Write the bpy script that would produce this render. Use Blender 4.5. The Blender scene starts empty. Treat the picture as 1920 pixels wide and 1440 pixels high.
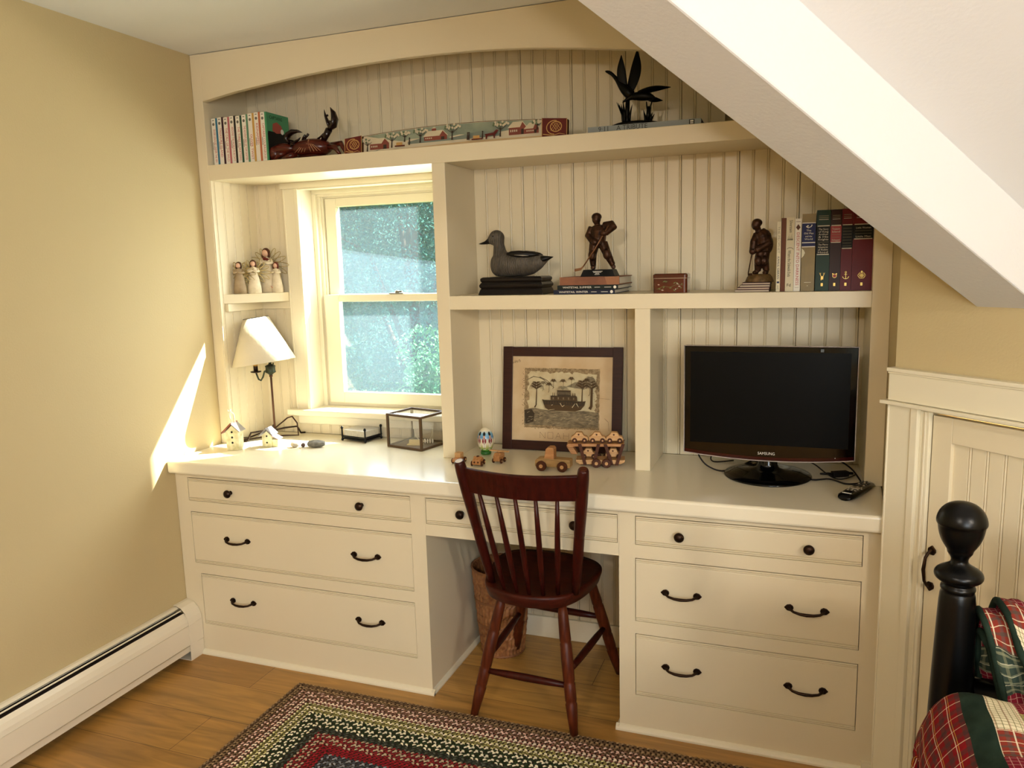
import bpy, bmesh, math, random
from mathutils import Vector, Matrix, Euler, Quaternion
from math import sin, cos, pi, radians, sqrt, atan2
random.seed(7)
S = bpy.context.scene
COL = S.collection

# ------------------------------------------------------------------ camera
cam_d = bpy.data.cameras.new('camera')
cam = bpy.data.objects.new('camera', cam_d)
COL.objects.link(cam)
cam_d.sensor_fit = 'HORIZONTAL'
cam_d.sensor_width = 36.0
cam_d.lens = 36.0 * 1465.415 / 1920.0
cam_d.clip_start = 0.02
cam_d.clip_end = 200
_r = Vector((0.9382, 0.3452, -0.0264)).normalized()
_f = Vector((-0.3451, 0.9264, -0.1509)).normalized()
_u = _r.cross(_f).normalized()
_r = _f.cross(_u).normalized()
mw = Matrix(((_r.x, _u.x, -_f.x, 2.20453), (_r.y, _u.y, -_f.y, -2.50769), (_r.z, _u.z, -_f.z, 1.45677), (0, 0, 0, 1)))
cam.matrix_world = mw
S.camera = cam

# ------------------------------------------------------------------ view + light
S.view_settings.view_transform = 'Standard'
S.view_settings.look = 'None'
S.view_settings.gamma = 1.0
S.view_settings.use_curve_mapping = False
S.view_settings.exposure = 0.05
try:
    S.cycles.use_denoising = True
    S.cycles.max_bounces = 8
    S.cycles.diffuse_bounces = 4
    S.cycles.transparent_max_bounces = 12
    S.cycles.caustics_reflective = False
    S.cycles.caustics_refractive = False
    S.cycles.sample_clamp_indirect = 6.0
except Exception:
    pass

world = bpy.data.worlds.new('sky'); S.world = world
world.use_nodes = True
wn = world.node_tree.nodes; wl = world.node_tree.links
wn.clear()
w_out = wn.new('ShaderNodeOutputWorld'); w_bg = wn.new('ShaderNodeBackground'); w_sky = wn.new('ShaderNodeTexSky')
w_sky.sky_type = 'NISHITA'; w_sky.sun_disc = False; w_sky.sun_elevation = radians(34); w_sky.sun_rotation = radians(38)
w_bg.inputs['Strength'].default_value = 0.8
wl.new(w_sky.outputs[0], w_bg.inputs[0]); wl.new(w_bg.outputs[0], w_out.inputs[0])

def light(name, kind, loc, energy, color, size=0.1, target=None, size_y=None, spread=None):
    d = bpy.data.lights.new(name, kind); o = bpy.data.objects.new(name, d); COL.objects.link(o)
    o.location = loc; d.energy = energy; d.color = color
    if kind == 'AREA':
        d.size = size
        if size_y: d.shape = 'RECTANGLE'; d.size_y = size_y
        if spread: d.spread = radians(spread)
    elif kind == 'SUN': d.angle = radians(size)
    else: d.shadow_soft_size = size
    if target is not None:
        o.rotation_euler = (Vector(target) - Vector(loc)).to_track_quat('-Z', 'Y').to_euler()
    return o

# sun through the niche window (travels -x, -y, down)
SUN = (-0.539, -0.539, -0.647)
sun = light('sun', 'SUN', (6, 8, 7), 48.0, (1.0, 0.94, 0.82), 0.5, (6 + SUN[0], 8 + SUN[1], 7 + SUN[2]))
# daylight at the niche window (sky seen through it)
light('window_daylight', 'AREA', (0.66, 0.43, 1.33), 12.0, (0.96, 0.99, 1.0), 0.6, (0.60, -1.0, 0.90), 0.8)
# added fill lamp for daylight from behind, tilted up to brighten the ceiling
light('rear_daylight_fill', 'AREA', (3.5, -4.85, 1.45), 66.0, (0.94, 0.97, 1.0), 1.3, (1.6, -1.2, 2.9), 1.2)
# ceiling fixture bulbs behind the camera
for lx, ly, lz, e in ((4.12, -3.47, 2.02, 66.0), (3.90, -3.35, 2.10, 50.0), (1.60, -3.45, 2.02, 54.0)):
    light('ceiling_bulb', 'POINT', (lx, ly, lz), e, (1.0, 0.89, 0.755), 0.05)

# ------------------------------------------------------------------ materials
def lin(h):
    if isinstance(h, str):
        h = h.lstrip('#'); c = [int(h[i:i + 2], 16) / 255 for i in (0, 2, 4)]
        return tuple((x / 12.92 if x <= 0.04045 else ((x + 0.055) / 1.055) ** 2.4) for x in c) + (1,)
    return tuple(h) + (1,) if len(h) == 3 else h

MATS = {}
def mat(name, color, rough=0.5, metal=0.0, var=0.0, vscale=8.0, color2=None, bump=0.0, bscale=60.0, spec=0.5, coat=0.0, stretch=None, emis=None):
    if name in MATS: return MATS[name]
    m = bpy.data.materials.new(name); m.use_nodes = True
    nt = m.node_tree; N = nt.nodes; L = nt.links
    b = N['Principled BSDF']
    c = lin(color)
    b.inputs['Roughness'].default_value = rough
    b.inputs['Metallic'].default_value = metal
    b.inputs['Specular IOR Level'].default_value = spec if (max(c[:3]) > .12 or spec != .5) else .22
    b.inputs['Coat Weight'].default_value = coat
    tc = N.new('ShaderNodeTexCoord')
    src = tc.outputs['Object']
    if stretch:
        mp = N.new('ShaderNodeMapping'); mp.inputs['Scale'].default_value = stretch
        L.new(src, mp.inputs['Vector']); src = mp.outputs[0]
    nz = N.new('ShaderNodeTexNoise'); nz.inputs['Scale'].default_value = vscale; nz.inputs['Detail'].default_value = 4
    L.new(src, nz.inputs['Vector'])
    mx = N.new('ShaderNodeMix'); mx.data_type = 'RGBA'
    c2 = lin(color2) if color2 else tuple(x * (1 - var) for x in c[:3]) + (1,)
    mx.inputs[6].default_value = c; mx.inputs[7].default_value = c2
    if color2:
        rp = N.new('ShaderNodeMapRange'); rp.inputs[1].default_value = 0.35; rp.inputs[2].default_value = 0.65
        L.new(nz.outputs['Fac'], rp.inputs[0]); L.new(rp.outputs[0], mx.inputs[0])
    else:
        L.new(nz.outputs['Fac'], mx.inputs[0])
    L.new(mx.outputs[2], b.inputs['Base Color'])
    if bump > 0:
        n2 = N.new('ShaderNodeTexNoise'); n2.inputs['Scale'].default_value = bscale; n2.inputs['Detail'].default_value = 3
        L.new(src, n2.inputs['Vector'])
        bp = N.new('ShaderNodeBump'); bp.inputs['Strength'].default_value = bump; bp.inputs['Distance'].default_value = 0.002
        L.new(n2.outputs['Fac'], bp.inputs['Height']); L.new(bp.outputs[0], b.inputs['Normal'])
    MATS[name] = m
    return m

def wood(name, c1, c2, rough=0.45, scale=18, axis='x', coat=0.0):
    st = {'x': (1, 9, 9), 'y': (9, 1, 9), 'z': (9, 9, 1)}[axis]
    return mat(name, c1, rough, color2=c2, vscale=scale, stretch=st, bump=0.15, bscale=scale * 3, coat=coat)

CAB = mat('cabinet_paint', '#e1d4b5', 0.36, var=0.05, vscale=3, bump=0.10, bscale=220)
CTOP = mat('counter_paint', '#e8dfc6', 0.20, var=0.04, vscale=2, bump=0.05, bscale=40)
WALL = mat('wall_paint', '#c2b085', 0.75, var=0.06, vscale=2, bump=0.25, bscale=160)
CEIL = mat('ceiling_paint', '#e2e3e5', 0.8, var=0.03, vscale=2, bump=0.2, bscale=120)
TRIM = mat('trim_paint', '#e6ddc2', 0.35, var=0.03, vscale=3)
GAP = mat('dark_gap', '#1a0f0a', 0.9)  # near-black standing in for shade inside slots and drawer gaps
BRONZE = mat('dark_bronze', '#3a2a20', 0.38, 0.85, var=0.4, vscale=60)
BLACK = mat('black_gloss', '#060607', 0.12, var=0.2)
BLACKM = mat('black_matte', '#0c0b0b', 0.5, var=0.2)
WHITE = mat('white_page', '#ddd6c4', 0.8, var=0.1, vscale=90, stretch=(1, 1, 30))

# ------------------------------------------------------------------ mesh builder
class MB:
    def __init__(s):
        s.v = []; s.f = []; s.m = []; s.sm = []; s.M = Matrix.Identity(4); s.uv = None; s.vc = None
    def add(s, vs, fs, m=0, smooth=False):
        o = len(s.v)
        s.v += [tuple(s.M @ Vector(p)) for p in vs]
        for f in fs:
            s.f.append([o + i for i in f]); s.m.append(m); s.sm.append(smooth)
        return s
    def box(s, a, b, m=0):
        x0, y0, z0 = [min(p, q) for p, q in zip(a, b)]; x1, y1, z1 = [max(p, q) for p, q in zip(a, b)]
        return s.add([(x0, y0, z0), (x1, y0, z0), (x1, y1, z0), (x0, y1, z0), (x0, y0, z1), (x1, y0, z1), (x1, y1, z1), (x0, y1, z1)],
                     [(0, 3, 2, 1), (4, 5, 6, 7), (0, 1, 5, 4), (1, 2, 6, 5), (2, 3, 7, 6), (3, 0, 4, 7)], m)
    def prism(s, poly, lo, hi, axis='y', m=0, smooth=False):
        # poly in the plane normal to axis: 'y'->(x,z)  'x'->(y,z)  'z'->(x,y)
        def P(a, b, t): return {'y': (a, t, b), 'x': (t, a, b), 'z': (a, b, t)}[axis]
        n = len(poly)
        vs = [P(a, b, lo) for a, b in poly] + [P(a, b, hi) for a, b in poly]
        area = sum(poly[i][0] * poly[(i + 1) % n][1] - poly[(i + 1) % n][0] * poly[i][1] for i in range(n))
        ccw = area > 0
        if axis == 'y': ccw = not ccw
        if hi < lo: ccw = not ccw
        lo_f = list(range(n)); hi_f = list(range(n, 2 * n))
        if ccw: lo_f = lo_f[::-1]
        else: hi_f = hi_f[::-1]
        s.add(vs, [lo_f, hi_f], m)
        o = len(s.v) - 2 * n
        for i in range(n):
            j = (i + 1) % n
            q = [i, j, n + j, n + i] if ccw else [j, i, n + i, n + j]
            s.f.append([o + k for k in q]); s.m.append(m); s.sm.append(smooth)
        return s
    def tube(s, pts, r, n=10, m=0, caps=True, flat=1.0):
        pts = [Vector(p) for p in pts]; k = len(pts)
        rs = r if isinstance(r, (list, tuple)) else [r] * k
        t0 = (pts[1] - pts[0]).normalized()
        a = Vector((0, 0, 1)) if abs(t0.z) < 0.9 else Vector((1, 0, 0))
        nrm = (a - t0 * a.dot(t0)).normalized(); prev = t0
        vs = []
        for i, p in enumerate(pts):
            if i == 0: t = t0
            elif i == k - 1: t = (pts[-1] - pts[-2]).normalized()
            else:
                t = ((pts[i + 1] - pts[i]).normalized() + (pts[i] - pts[i - 1]).normalized())
                t = t.normalized() if t.length > 1e-6 else prev
            q = prev.rotation_difference(t); nrm = (q @ nrm); nrm = (nrm - t * nrm.dot(t)).normalized(); prev = t
            b = t.cross(nrm)
            for j in range(n):
                ang = 2 * pi * j / n
                vs.append(tuple(p + (nrm * cos(ang) * flat + b * sin(ang)) * rs[i]))
        fs = []
        for i in range(k - 1):
            for j in range(n):
                fs.append((i * n + j, i * n + (j + 1) % n, (i + 1) * n + (j + 1) % n, (i + 1) * n + j))
        s.add(vs, fs, m, True)
        if caps:
            o = len(s.v) - k * n
            s.f.append([o + j for j in range(n)][::-1]); s.m.append(m); s.sm.append(False)
            s.f.append([o + (k - 1) * n + j for j in range(n)]); s.m.append(m); s.sm.append(False)
        return s
    def lathe(s, prof, c=(0, 0, 0), n=32, m=0, smooth=True, axis='z', sx=1, sy=1):
        vs = []; k = len(prof)
        for r, z in prof:
            for j in range(n):
                a = 2 * pi * j / n
                x, y = r * cos(a) * sx, r * sin(a) * sy
                if axis == 'z': p = (x, y, z)
                elif axis == 'y': p = (x, z, -y)
                else: p = (z, x, y)
                vs.append((p[0] + c[0], p[1] + c[1], p[2] + c[2]))
        fs = [(i * n + j, i * n + (j + 1) % n, (i + 1) * n + (j + 1) % n, (i + 1) * n + j) for i in range(k - 1) for j in range(n)]
        if prof[0][1] > prof[-1][1]: fs = [f[::-1] for f in fs]
        s.add(vs, fs, m, smooth)
        o = len(s.v) - k * n
        up = prof[-1][1] > prof[0][1]
        c0 = [o + j for j in range(n)]; c1 = [o + (k - 1) * n + j for j in range(n)]
        if up: c0 = c0[::-1]
        else: c1 = c1[::-1]
        if prof[0][0] > 1e-5: s.f.append(c0); s.m.append(m); s.sm.append(False)
        if prof[-1][0] > 1e-5: s.f.append(c1); s.m.append(m); s.sm.append(False)
        return s
    def ball(s, c, r, m=0, n=20, k=12):
        r = r if isinstance(r, (tuple, list)) else (r, r, r)
        vs = [(c[0], c[1], c[2] - r[2])]; fs = []
        for i in range(1, k):
            t = -pi / 2 + pi * i / k
            for j in range(n):
                a = 2 * pi * j / n
                vs.append((c[0] + r[0] * cos(t) * cos(a), c[1] + r[1] * cos(t) * sin(a), c[2] + r[2] * sin(t)))
        vs.append((c[0], c[1], c[2] + r[2])); top = len(vs) - 1
        for j in range(n):
            fs.append((0, 1 + (j + 1) % n, 1 + j)); fs.append((top, top - n + j, top - n + (j + 1) % n))
        for i in range(k - 2):
            for j in range(n):
                a0 = 1 + i * n + j; a1 = 1 + i * n + (j + 1) % n
                fs.append((a0, a1, a1 + n, a0 + n))
        return s.add(vs, fs, m, True)
    def loft(s, loops, m=0, smooth=True, caps=True):
        n = len(loops[0]); k = len(loops)
        vs = [p for l in loops for p in l]
        fs = [(i * n + j, i * n + (j + 1) % n, (i + 1) * n + (j + 1) % n, (i + 1) * n + j) for i in range(k - 1) for j in range(n)]
        s.add(vs, fs, m, smooth)
        if caps:
            o = len(s.v) - k * n
            s.f.append([o + j for j in range(n)][::-1]); s.m.append(m); s.sm.append(False)
            s.f.append([o + (k - 1) * n + j for j in range(n)]); s.m.append(m); s.sm.append(False)
        return s
    def build(s, name, mats, parent=None, bevel=0.0, seg=2, remesh=0.0, smooth_it=0, subsurf=0, kind=None, label=None, loc=None, rot=None, solid=0.0):
        me = bpy.data.meshes.new(name)
        me.from_pydata(s.v, [], s.f)
        mats = mats if isinstance(mats, (list, tuple)) else [mats]
        for x in mats: me.materials.append(x)
        me.polygons.foreach_set('material_index', s.m)
        me.polygons.foreach_set('use_smooth', s.sm)
        if s.uv:
            ul = me.uv_layers.new(name='uv')
            for p in me.polygons:
                for li, vi in zip(p.loop_indices, p.vertices): ul.data[li].uv = s.uv[vi]
        if s.vc:
            ca = me.color_attributes.new('tint', 'FLOAT_COLOR', 'POINT')
            ca.data.foreach_set('color', [c for v in s.vc for c in v])
        me.update()
        o = bpy.data.objects.new(name, me); COL.objects.link(o)
        if parent is not None: o.parent = parent
        if loc is not None: o.location = loc
        if rot is not None: o.rotation_euler = rot
        if remesh:
            q = o.modifiers.new('remesh', 'REMESH'); q.mode = 'VOXEL'; q.voxel_size = remesh; q.use_smooth_shade = True
            if smooth_it:
                q = o.modifiers.new('smooth', 'SMOOTH'); q.iterations = smooth_it; q.factor = 0.5
        if solid:
            q = o.modifiers.new('solid', 'SOLIDIFY'); q.thickness = solid; q.offset = 0
        if bevel:
            q = o.modifiers.new('bevel', 'BEVEL'); q.width = bevel; q.segments = seg; q.limit_method = 'ANGLE'; q.angle_limit = radians(40)
        if subsurf:
            q = o.modifiers.new('sub', 'SUBSURF'); q.levels = subsurf; q.render_levels = subsurf
        if kind: o['kind'] = kind
        if label: o['label'] = label
        return o

def tag(o, label, cat, group=None, kind=None):
    o['label'] = label; o['category'] = cat
    if group: o['group'] = group
    if kind: o['kind'] = kind
    return o

def thing(name, label, cat, loc=(0, 0, 0), rz=0.0, group=None, rot=None):
    o = bpy.data.objects.new(name, None); COL.objects.link(o)
    o.empty_display_size = 0.05
    o.location = loc; o.rotation_euler = rot if rot else (0, 0, rz)
    return tag(o, label, cat, group)

def copy_tree(o, parent=None):
    c = o.copy(); COL.objects.link(c)
    if parent is not None: c.parent = parent
    for ch in [x for x in bpy.data.objects if x.parent == o]:
        if ch is not c: copy_tree(ch, c)
    return c

def struct(o, label=None, cat=None):
    o['kind'] = 'structure'
    if label: o['label'] = label
    if cat: o['category'] = cat
    return o

_txt = {}
def text_geo(st, size, align='CENTER', bold=False):
    key = (st, size, align)
    if key in _txt: return _txt[key]
    cu = bpy.data.curves.new('t', 'FONT'); cu.body = st; cu.size = size; cu.align_x = align; cu.align_y = 'CENTER'
    cu.resolution_u = 2
    if bold: cu.offset = size * 0.02
    o = bpy.data.objects.new('t', cu); COL.objects.link(o)
    dg = bpy.context.evaluated_depsgraph_get()
    me = o.evaluated_get(dg).to_mesh()
    vs = [tuple(v.co) for v in me.vertices]; fs = [tuple(p.vertices) for p in me.polygons]
    o.evaluated_get(dg).to_mesh_clear()
    bpy.data.objects.remove(o); bpy.data.curves.remove(cu)
    _txt[key] = (vs, fs)
    return _txt[key]

class Pl:
    """flat drawing on a face: origin, right, up; every mark is a thin raised shape of the same mesh"""
    def __init__(s, mb, o, ux, uy, step=0.00012):
        s.mb = mb; s.o = Vector(o); s.ux = Vector(ux).normalized(); s.uy = Vector(uy).normalized()
        s.n = s.ux.cross(s.uy).normalized(); s.k = 0.0004; s.step = step
    def P(s, x, y): return tuple(s.o + s.ux * x + s.uy * y + s.n * s.k)
    def up(s): s.k += s.step
    def poly(s, pts, m):
        a = sum(pts[i][0] * pts[(i + 1) % len(pts)][1] - pts[(i + 1) % len(pts)][0] * pts[i][1] for i in range(len(pts)))
        if a < 0: pts = pts[::-1]
        s.up(); s.mb.add([s.P(*p) for p in pts], [list(range(len(pts)))], m)
    def rect(s, x0, y0, x1, y1, m): s.poly([(x0, y0), (x1, y0), (x1, y1), (x0, y1)], m)
    def disc(s, x, y, r, m, n=16, ry=None):
        ry = ry or r
        s.poly([(x + r * cos(2 * pi * i / n), y + ry * sin(2 * pi * i / n)) for i in range(n)], m)
    def ring(s, x, y, r, w, m, n=20, ry=None, a0=0, a1=2 * pi):
        ry = ry or r
        s.line([(x + r * cos(a0 + (a1 - a0) * i / n), y + ry * sin(a0 + (a1 - a0) * i / n)) for i in range(n + 1)], w, m)
    def line(s, pts, w, m, w1=None):
        s.up(); k = len(pts); L = []; R = []
        for i, p in enumerate(pts):
            a = Vector(pts[max(0, i - 1)]); b = Vector(pts[min(k - 1, i + 1)]); d = (b - a)
            d = d.normalized() if d.length > 1e-9 else Vector((1, 0))
            n = Vector((-d.y, d.x)); ww = w if w1 is None else w + (w1 - w) * i / (k - 1)
            L.append((p[0] + n.x * ww / 2, p[1] + n.y * ww / 2)); R.append((p[0] - n.x * ww / 2, p[1] - n.y * ww / 2))
        vs = [s.P(*p) for p in R] + [s.P(*p) for p in L]
        s.mb.add(vs, [(i, i + 1, k + i + 1, k + i) for i in range(k - 1)], m)
    def text(s, st, x, y, size, m, rot=0.0, align='CENTER', sx=1.0, fit=None):
        vs, fs = text_geo(st, size, align)
        if not vs: return
        if fit:
            w = max(v[0] for v in vs) - min(v[0] for v in vs)
            sx = fit / w
        s.up(); c, q = cos(rot), sin(rot)
        s.mb.add([s.P(x + v[0] * sx * c - v[1] * q, y + v[0] * sx * q + v[1] * c) for v in vs], fs, m)

def beadboard(mb, u0, u1, z0, z1, y, pitch=0.0475, axis='y', phase=0.0, t=0.012, ztop=None, joint=4):
    """bead-and-groove boarding: a profile in the horizontal plane run upwards; the wide joints are deeper"""
    pts = [(u0, 0.0)]
    k = math.ceil((u0 - phase) / pitch)
    x = phase + k * pitch
    while x < u1 - 0.006:
        if x > u0 + 0.006:
            dp = 0.009 if k % joint == 0 else 0.0030
            pts += [(x - 0.0055, 0), (x - 0.0045, 0.0026), (x - 0.0035, 0.0005), (x - 0.001, -0.0003), (x + 0.0012, 0.0005), (x + 0.002, dp), (x + 0.0035, dp * 0.6), (x + 0.0042, 0)]
        x += pitch; k += 1
    pts.append((u1, 0.0))
    def P(u, d, z):
        return (u, y + d, z) if axis == 'y' else (y - d, u, z)
    zt = ztop or (lambda u: z1)
    n = len(pts)
    vs = [P(u, d, z0) for u, d in pts] + [P(u, d, zt(u)) for u, d in pts]
    fs = [(i, i + 1, n + i + 1, n + i) for i in range(n - 1)]
    if axis != 'y': fs = [f[::-1] for f in fs]
    mb.add(vs, fs, 0)
    # back and edges so that the board has thickness
    vs2 = [P(u0, t, z0), P(u1, t, z0), P(u1, t, zt(u1)), P(u0, t, zt(u0)), P(u0, 0, z0), P(u1, 0, z0), P(u1, 0, zt(u1)), P(u0, 0, zt(u0))]
    mb.add(vs2, [(1, 0, 3, 2), (0, 4, 7, 3), (5, 1, 2, 6)], 0)
    return mb

# ------------------------------------------------------------------ room shell
HC = 2.2734           # flat ceiling
BZ = 0.2587           # back of the niches
F = -0.264            # face of the drawer cabinets
CT = 0.77             # counter top
EW = 0.2587
# floor boards
fl = bpy.data.materials.new('floor_boards'); fl.use_nodes = True
N = fl.node_tree.nodes; L = fl.node_tree.links; pb = N['Principled BSDF']
tc = N.new('ShaderNodeTexCoord'); bk = N.new('ShaderNodeTexBrick')
bk.offset = 0.37; bk.inputs['Scale'].default_value = 1.0; bk.inputs['Brick Width'].default_value = 1.15; bk.inputs['Row Height'].default_value = 0.19
bk.inputs['Mortar Size'].default_value = 0.0011; bk.inputs['Mortar Smooth'].default_value = 0.2; bk.inputs['Bias'].default_value = 0.0
bk.inputs['Color1'].default_value = lin('#c1944e'); bk.inputs['Color2'].default_value = lin('#ab7e40'); bk.inputs['Mortar'].default_value = lin('#5c3c1e')
mp = N.new('ShaderNodeMapping'); mp.inputs['Location'].default_value = (0.32, 0.045, 0)
L.new(tc.outputs['Object'], mp.inputs[0]); L.new(mp.outputs[0], bk.inputs['Vector'])
m2 = N.new('ShaderNodeMapping'); m2.inputs['Scale'].default_value = (0.9, 9, 1); L.new(tc.outputs['Object'], m2.inputs[0])
n1 = N.new('ShaderNodeTexNoise'); n1.inputs['Scale'].default_value = 3.2; n1.inputs['Detail'].default_value = 8; n1.inputs['Distortion'].default_value = 1.4
L.new(m2.outputs[0], n1.inputs['Vector'])
rr = N.new('ShaderNodeMapRange'); rr.inputs[1].default_value = 0.3; rr.inputs[2].default_value = 0.75; rr.inputs[3].default_value = 0.62; rr.inputs[4].default_value = 1.15
L.new(n1.outputs['Fac'], rr.inputs[0])
mx = N.new('ShaderNodeVectorMath'); mx.operation = 'SCALE'; L.new(bk.outputs['Color'], mx.inputs[0]); L.new(rr.outputs[0], mx.inputs['Scale'])
L.new(mx.outputs[0], pb.inputs['Base Color']); pb.inputs['Roughness'].default_value = 0.33
bp = N.new('ShaderNodeBump'); bp.inputs['Strength'].default_value = 0.25; bp.inputs['Distance'].default_value = 0.002
L.new(bk.outputs['Fac'], bp.inputs['Height']); bp.invert = True; L.new(bp.outputs[0], pb.inputs['Normal'])
struct(MB().box((-0.1, -5.1, -0.06), (5.1, 0.45, 0)).build('floor', fl))

# walls
struct(MB().box((-0.12, -5.1, 0), (0, 0.405, HC + 0.3)).build('wall_left', WALL))
mb = MB()
WX0, WX1, WZ0, WZ1 = 0.2784, 0.9963, 0.868, 1.784     # window opening
y0, y1 = BZ + 0.014, 0.405
mb.box((-0.12, y0, 0), (WX0 - 0.0125, y1, HC + .3)).box((WX1 + 0.05, y0, 0), (3.4, y1, HC + .3)).box((WX0 - 0.0125, y0, 0), (WX1 + 0.05, y1, WZ0 - 0.02)).box((WX0 - 0.0125, y0, WZ1 + 0.0125), (WX1 + 0.05, y1, HC + .3))
struct(mb.build('wall_back', WALL))
# right end wall of the niche (runs along y), then the 45 degree wall with the little door
DX, DY = 2.435, -0.300
q = 0.70711
def dg(s, off=0.0, z=0.0):      # a point on the diagonal wall: s along it, off into the room
    return (DX + q * s - q * off, DY - q * s - q * off, z)
mb = MB()
mb.prism([(2.448, 0.30), (2.4465, 0.0), (2.435, -0.300), (2.56, -0.30), (2.56, 0.30)], 0, HC, 'z')
struct(mb.build('wall_right', WALL))
DS0, DS1, DZT = 0.113, 0.82, 1.072       # door opening along s, top
mb = MB()
def dbox(mb, s0, s1, o0, o1, z0, z1, m=0):
    c = [dg(s0, o0), dg(s1, o0), dg(s1, o1), dg(s0, o1)]
    mb.prism([(p[0], p[1]) for p in c], z0, z1, 'z', m)
dbox(mb, 0, DS0, -0.1, 0, 0, HC); dbox(mb, DS1, 0.99, -0.1, 0, 0, HC); dbox(mb, DS0, DS1, -0.1, 0, DZT, HC)
struct(mb.build('wall_diagonal', WALL))
ex, ey = dg(0.99)[:2]
struct(MB().box((ex - 0.02, ey, 0), (5.1, ey + 0.1, HC)).build('wall_knee', WALL))
struct(MB().box((5.0, -5.1, 0), (5.1, ey + 0.1, HC)).build('wall_far_right', WALL))
mb = MB(); wy = -5.0
mb.box((-0.1, wy - .1, 0), (2.6, wy, HC)).box((4.4, wy - .1, 0), (5.1, wy, HC)).box((2.6, wy - .1, 0), (4.4, wy, 0.5)).box((2.6, wy - .1, 2.0), (4.4, wy, HC))
struct(mb.build('wall_front', WALL))

# sloped roof planes, flat ceiling and the boxed valley beam
SL = 0.4971; hx, hy = 0.6738, 0.7389
P0 = Vector((2.5799, -0.4449, 1.3332)); EV = Vector((hx, hy, -SL)); DV = Vector((q, -q, 0)); BW = 0.151; BH = 0.163
def zleft(x): return P0.z + BH - SL / hx * (x - P0.x)
pr = P0 + DV * BW + Vector((0, 0, BH))
def zright(y): return pr.z - SL / hy * (y - pr.y)
xl = P0.x - hx * (HC - P0.z - BH) / SL; yl = P0.y - hy * (HC - P0.z - BH) / SL
tr = (HC - pr.z) / SL; xr = pr.x - hx * tr; yr = pr.y - hy * tr
def slab(poly, zf, t=0.05):
    mb = MB(); n = len(poly)
    vs = [(x, y, zf(x, y)) for x, y in poly] + [(x, y, zf(x, y) + t) for x, y in poly]
    fs = [list(range(n))[::-1], list(range(n, 2 * n))] + [[i, (i + 1) % n, n + (i + 1) % n, n + i] for i in range(n)]
    return mb.add(vs, fs)
struct(slab([(-0.1, 0.405), (-0.1, -5.1), (5.1, -5.1), (5.1, yr), (xr, yr), (xl, yl), (xl, 0.405)], lambda x, y: HC).build('ceiling', CEIL))
struct(slab([(xl, 0.405), (xl, yl), (2.60, -0.425), (2.60, 0.405)], lambda x, y: zleft(x)).build('ceiling_left_slope', CEIL))
struct(slab([(xr - .006, yr + .006), (5.1, yr), (5.1, ey + .05), (ex + .05, ey + .05), (pr.x + 0.025, pr.y + 0.037)], lambda x, y: zright(y)).build('ceiling_right_slope', CEIL))
a = P0 + EV * 0.03; b = P0 - EV * 1.93
sec = lambda c: [tuple(c), tuple(c + DV * BW), tuple(c + DV * BW + Vector((0, 0, BH))), tuple(c + Vector((0, 0, BH)))]
struct(MB().add(sec(a) + sec(b), [(0, 1, 5, 4), (1, 2, 6, 5), (2, 3, 7, 6), (3, 0, 4, 7), (3, 2, 1, 0), (4, 5, 6, 7)]).build('trim_1', CEIL, bevel=0.004),
       'white boxed valley beam sloping down to the diagonal wall', 'beam')

# ------------------------------------------------------------------ window
GLASS = bpy.data.materials.new('window_glass'); GLASS.use_nodes = True
N = GLASS.node_tree.nodes; L = GLASS.node_tree.links; N.clear()
o_ = N.new('ShaderNodeOutputMaterial'); tr_ = N.new('ShaderNodeBsdfTransparent'); gl_ = N.new('ShaderNodeBsdfGlossy'); mx_ = N.new('ShaderNodeMixShader')
fr_ = N.new('ShaderNodeLayerWeight'); fr_.inputs['Blend'].default_value = 0.30
tr_.inputs[0].default_value = (0.94, 0.97, 0.97, 1); gl_.inputs['Roughness'].default_value = 0.01
mr_ = N.new('ShaderNodeMapRange'); mr_.inputs[3].default_value = 0.10; mr_.inputs[4].default_value = 0.6; L.new(fr_.outputs['Facing'], mr_.inputs[0])
cn_ = N.new('ShaderNodeMath'); cn_.operation = 'POWER'; cn_.inputs[1].default_value = 2.5
L.new(fr_.outputs['Facing'], cn_.inputs[0]); L.new(cn_.outputs[0], mr_.inputs[0])
L.new(mr_.outputs[0], mx_.inputs[0]); L.new(tr_.outputs[0], mx_.inputs[1]); L.new(gl_.outputs[0], mx_.inputs[2])
# a film of dust that the sun lights up
du_ = N.new('ShaderNodeBsdfTranslucent'); du_.inputs[0].default_value = (0.55, 0.80, 0.95, 1); md_ = N.new('ShaderNodeMixShader'); md_.inputs[0].default_value = 0.027
L.new(mx_.outputs[0], md_.inputs[1]); L.new(du_.outputs[0], md_.inputs[2]); L.new(md_.outputs[0], o_.inputs[0])

win = bpy.data.objects.new('window_1', None); COL.objects.link(win); struct(win, 'double-hung window with a cream frame in the left niche', 'window')
XR = 0.9963
mb = MB()   # jamb lining and stops
mb.box((WX0 - 0.012, BZ, WZ0), (WX0, 0.405, WZ1)).box((XR, BZ + 0.005, WZ0), (XR + 0.05, 0.405, WZ1)).box((WX0, BZ, WZ1 - 0.002), (XR, 0.405, WZ1 + 0.012))
mb.box((WX0, 0.330, WZ0), (WX0 + 0.018, 0.345, WZ1 - .0181)).box((WX0, 0.3451, WZ0), (WX0 + 0.030, 0.356, WZ1 - .0281)).box((WX0 + .03, .364, 1.7505), (XR, .398, WZ1)).box((WX0, 0.392, WZ0), (WX0 + 0.036, 0.402, WZ1 - 0.012))
mb.box((WX0, 0.330, WZ1 - 0.018), (XR, 0.345, WZ1)).box((WX0, 0.345, WZ1 - 0.028), (XR, 0.356, WZ1)).box((WX0, .356, WZ0), (WX0 + .036, .40, WZ1 - .018))
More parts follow.
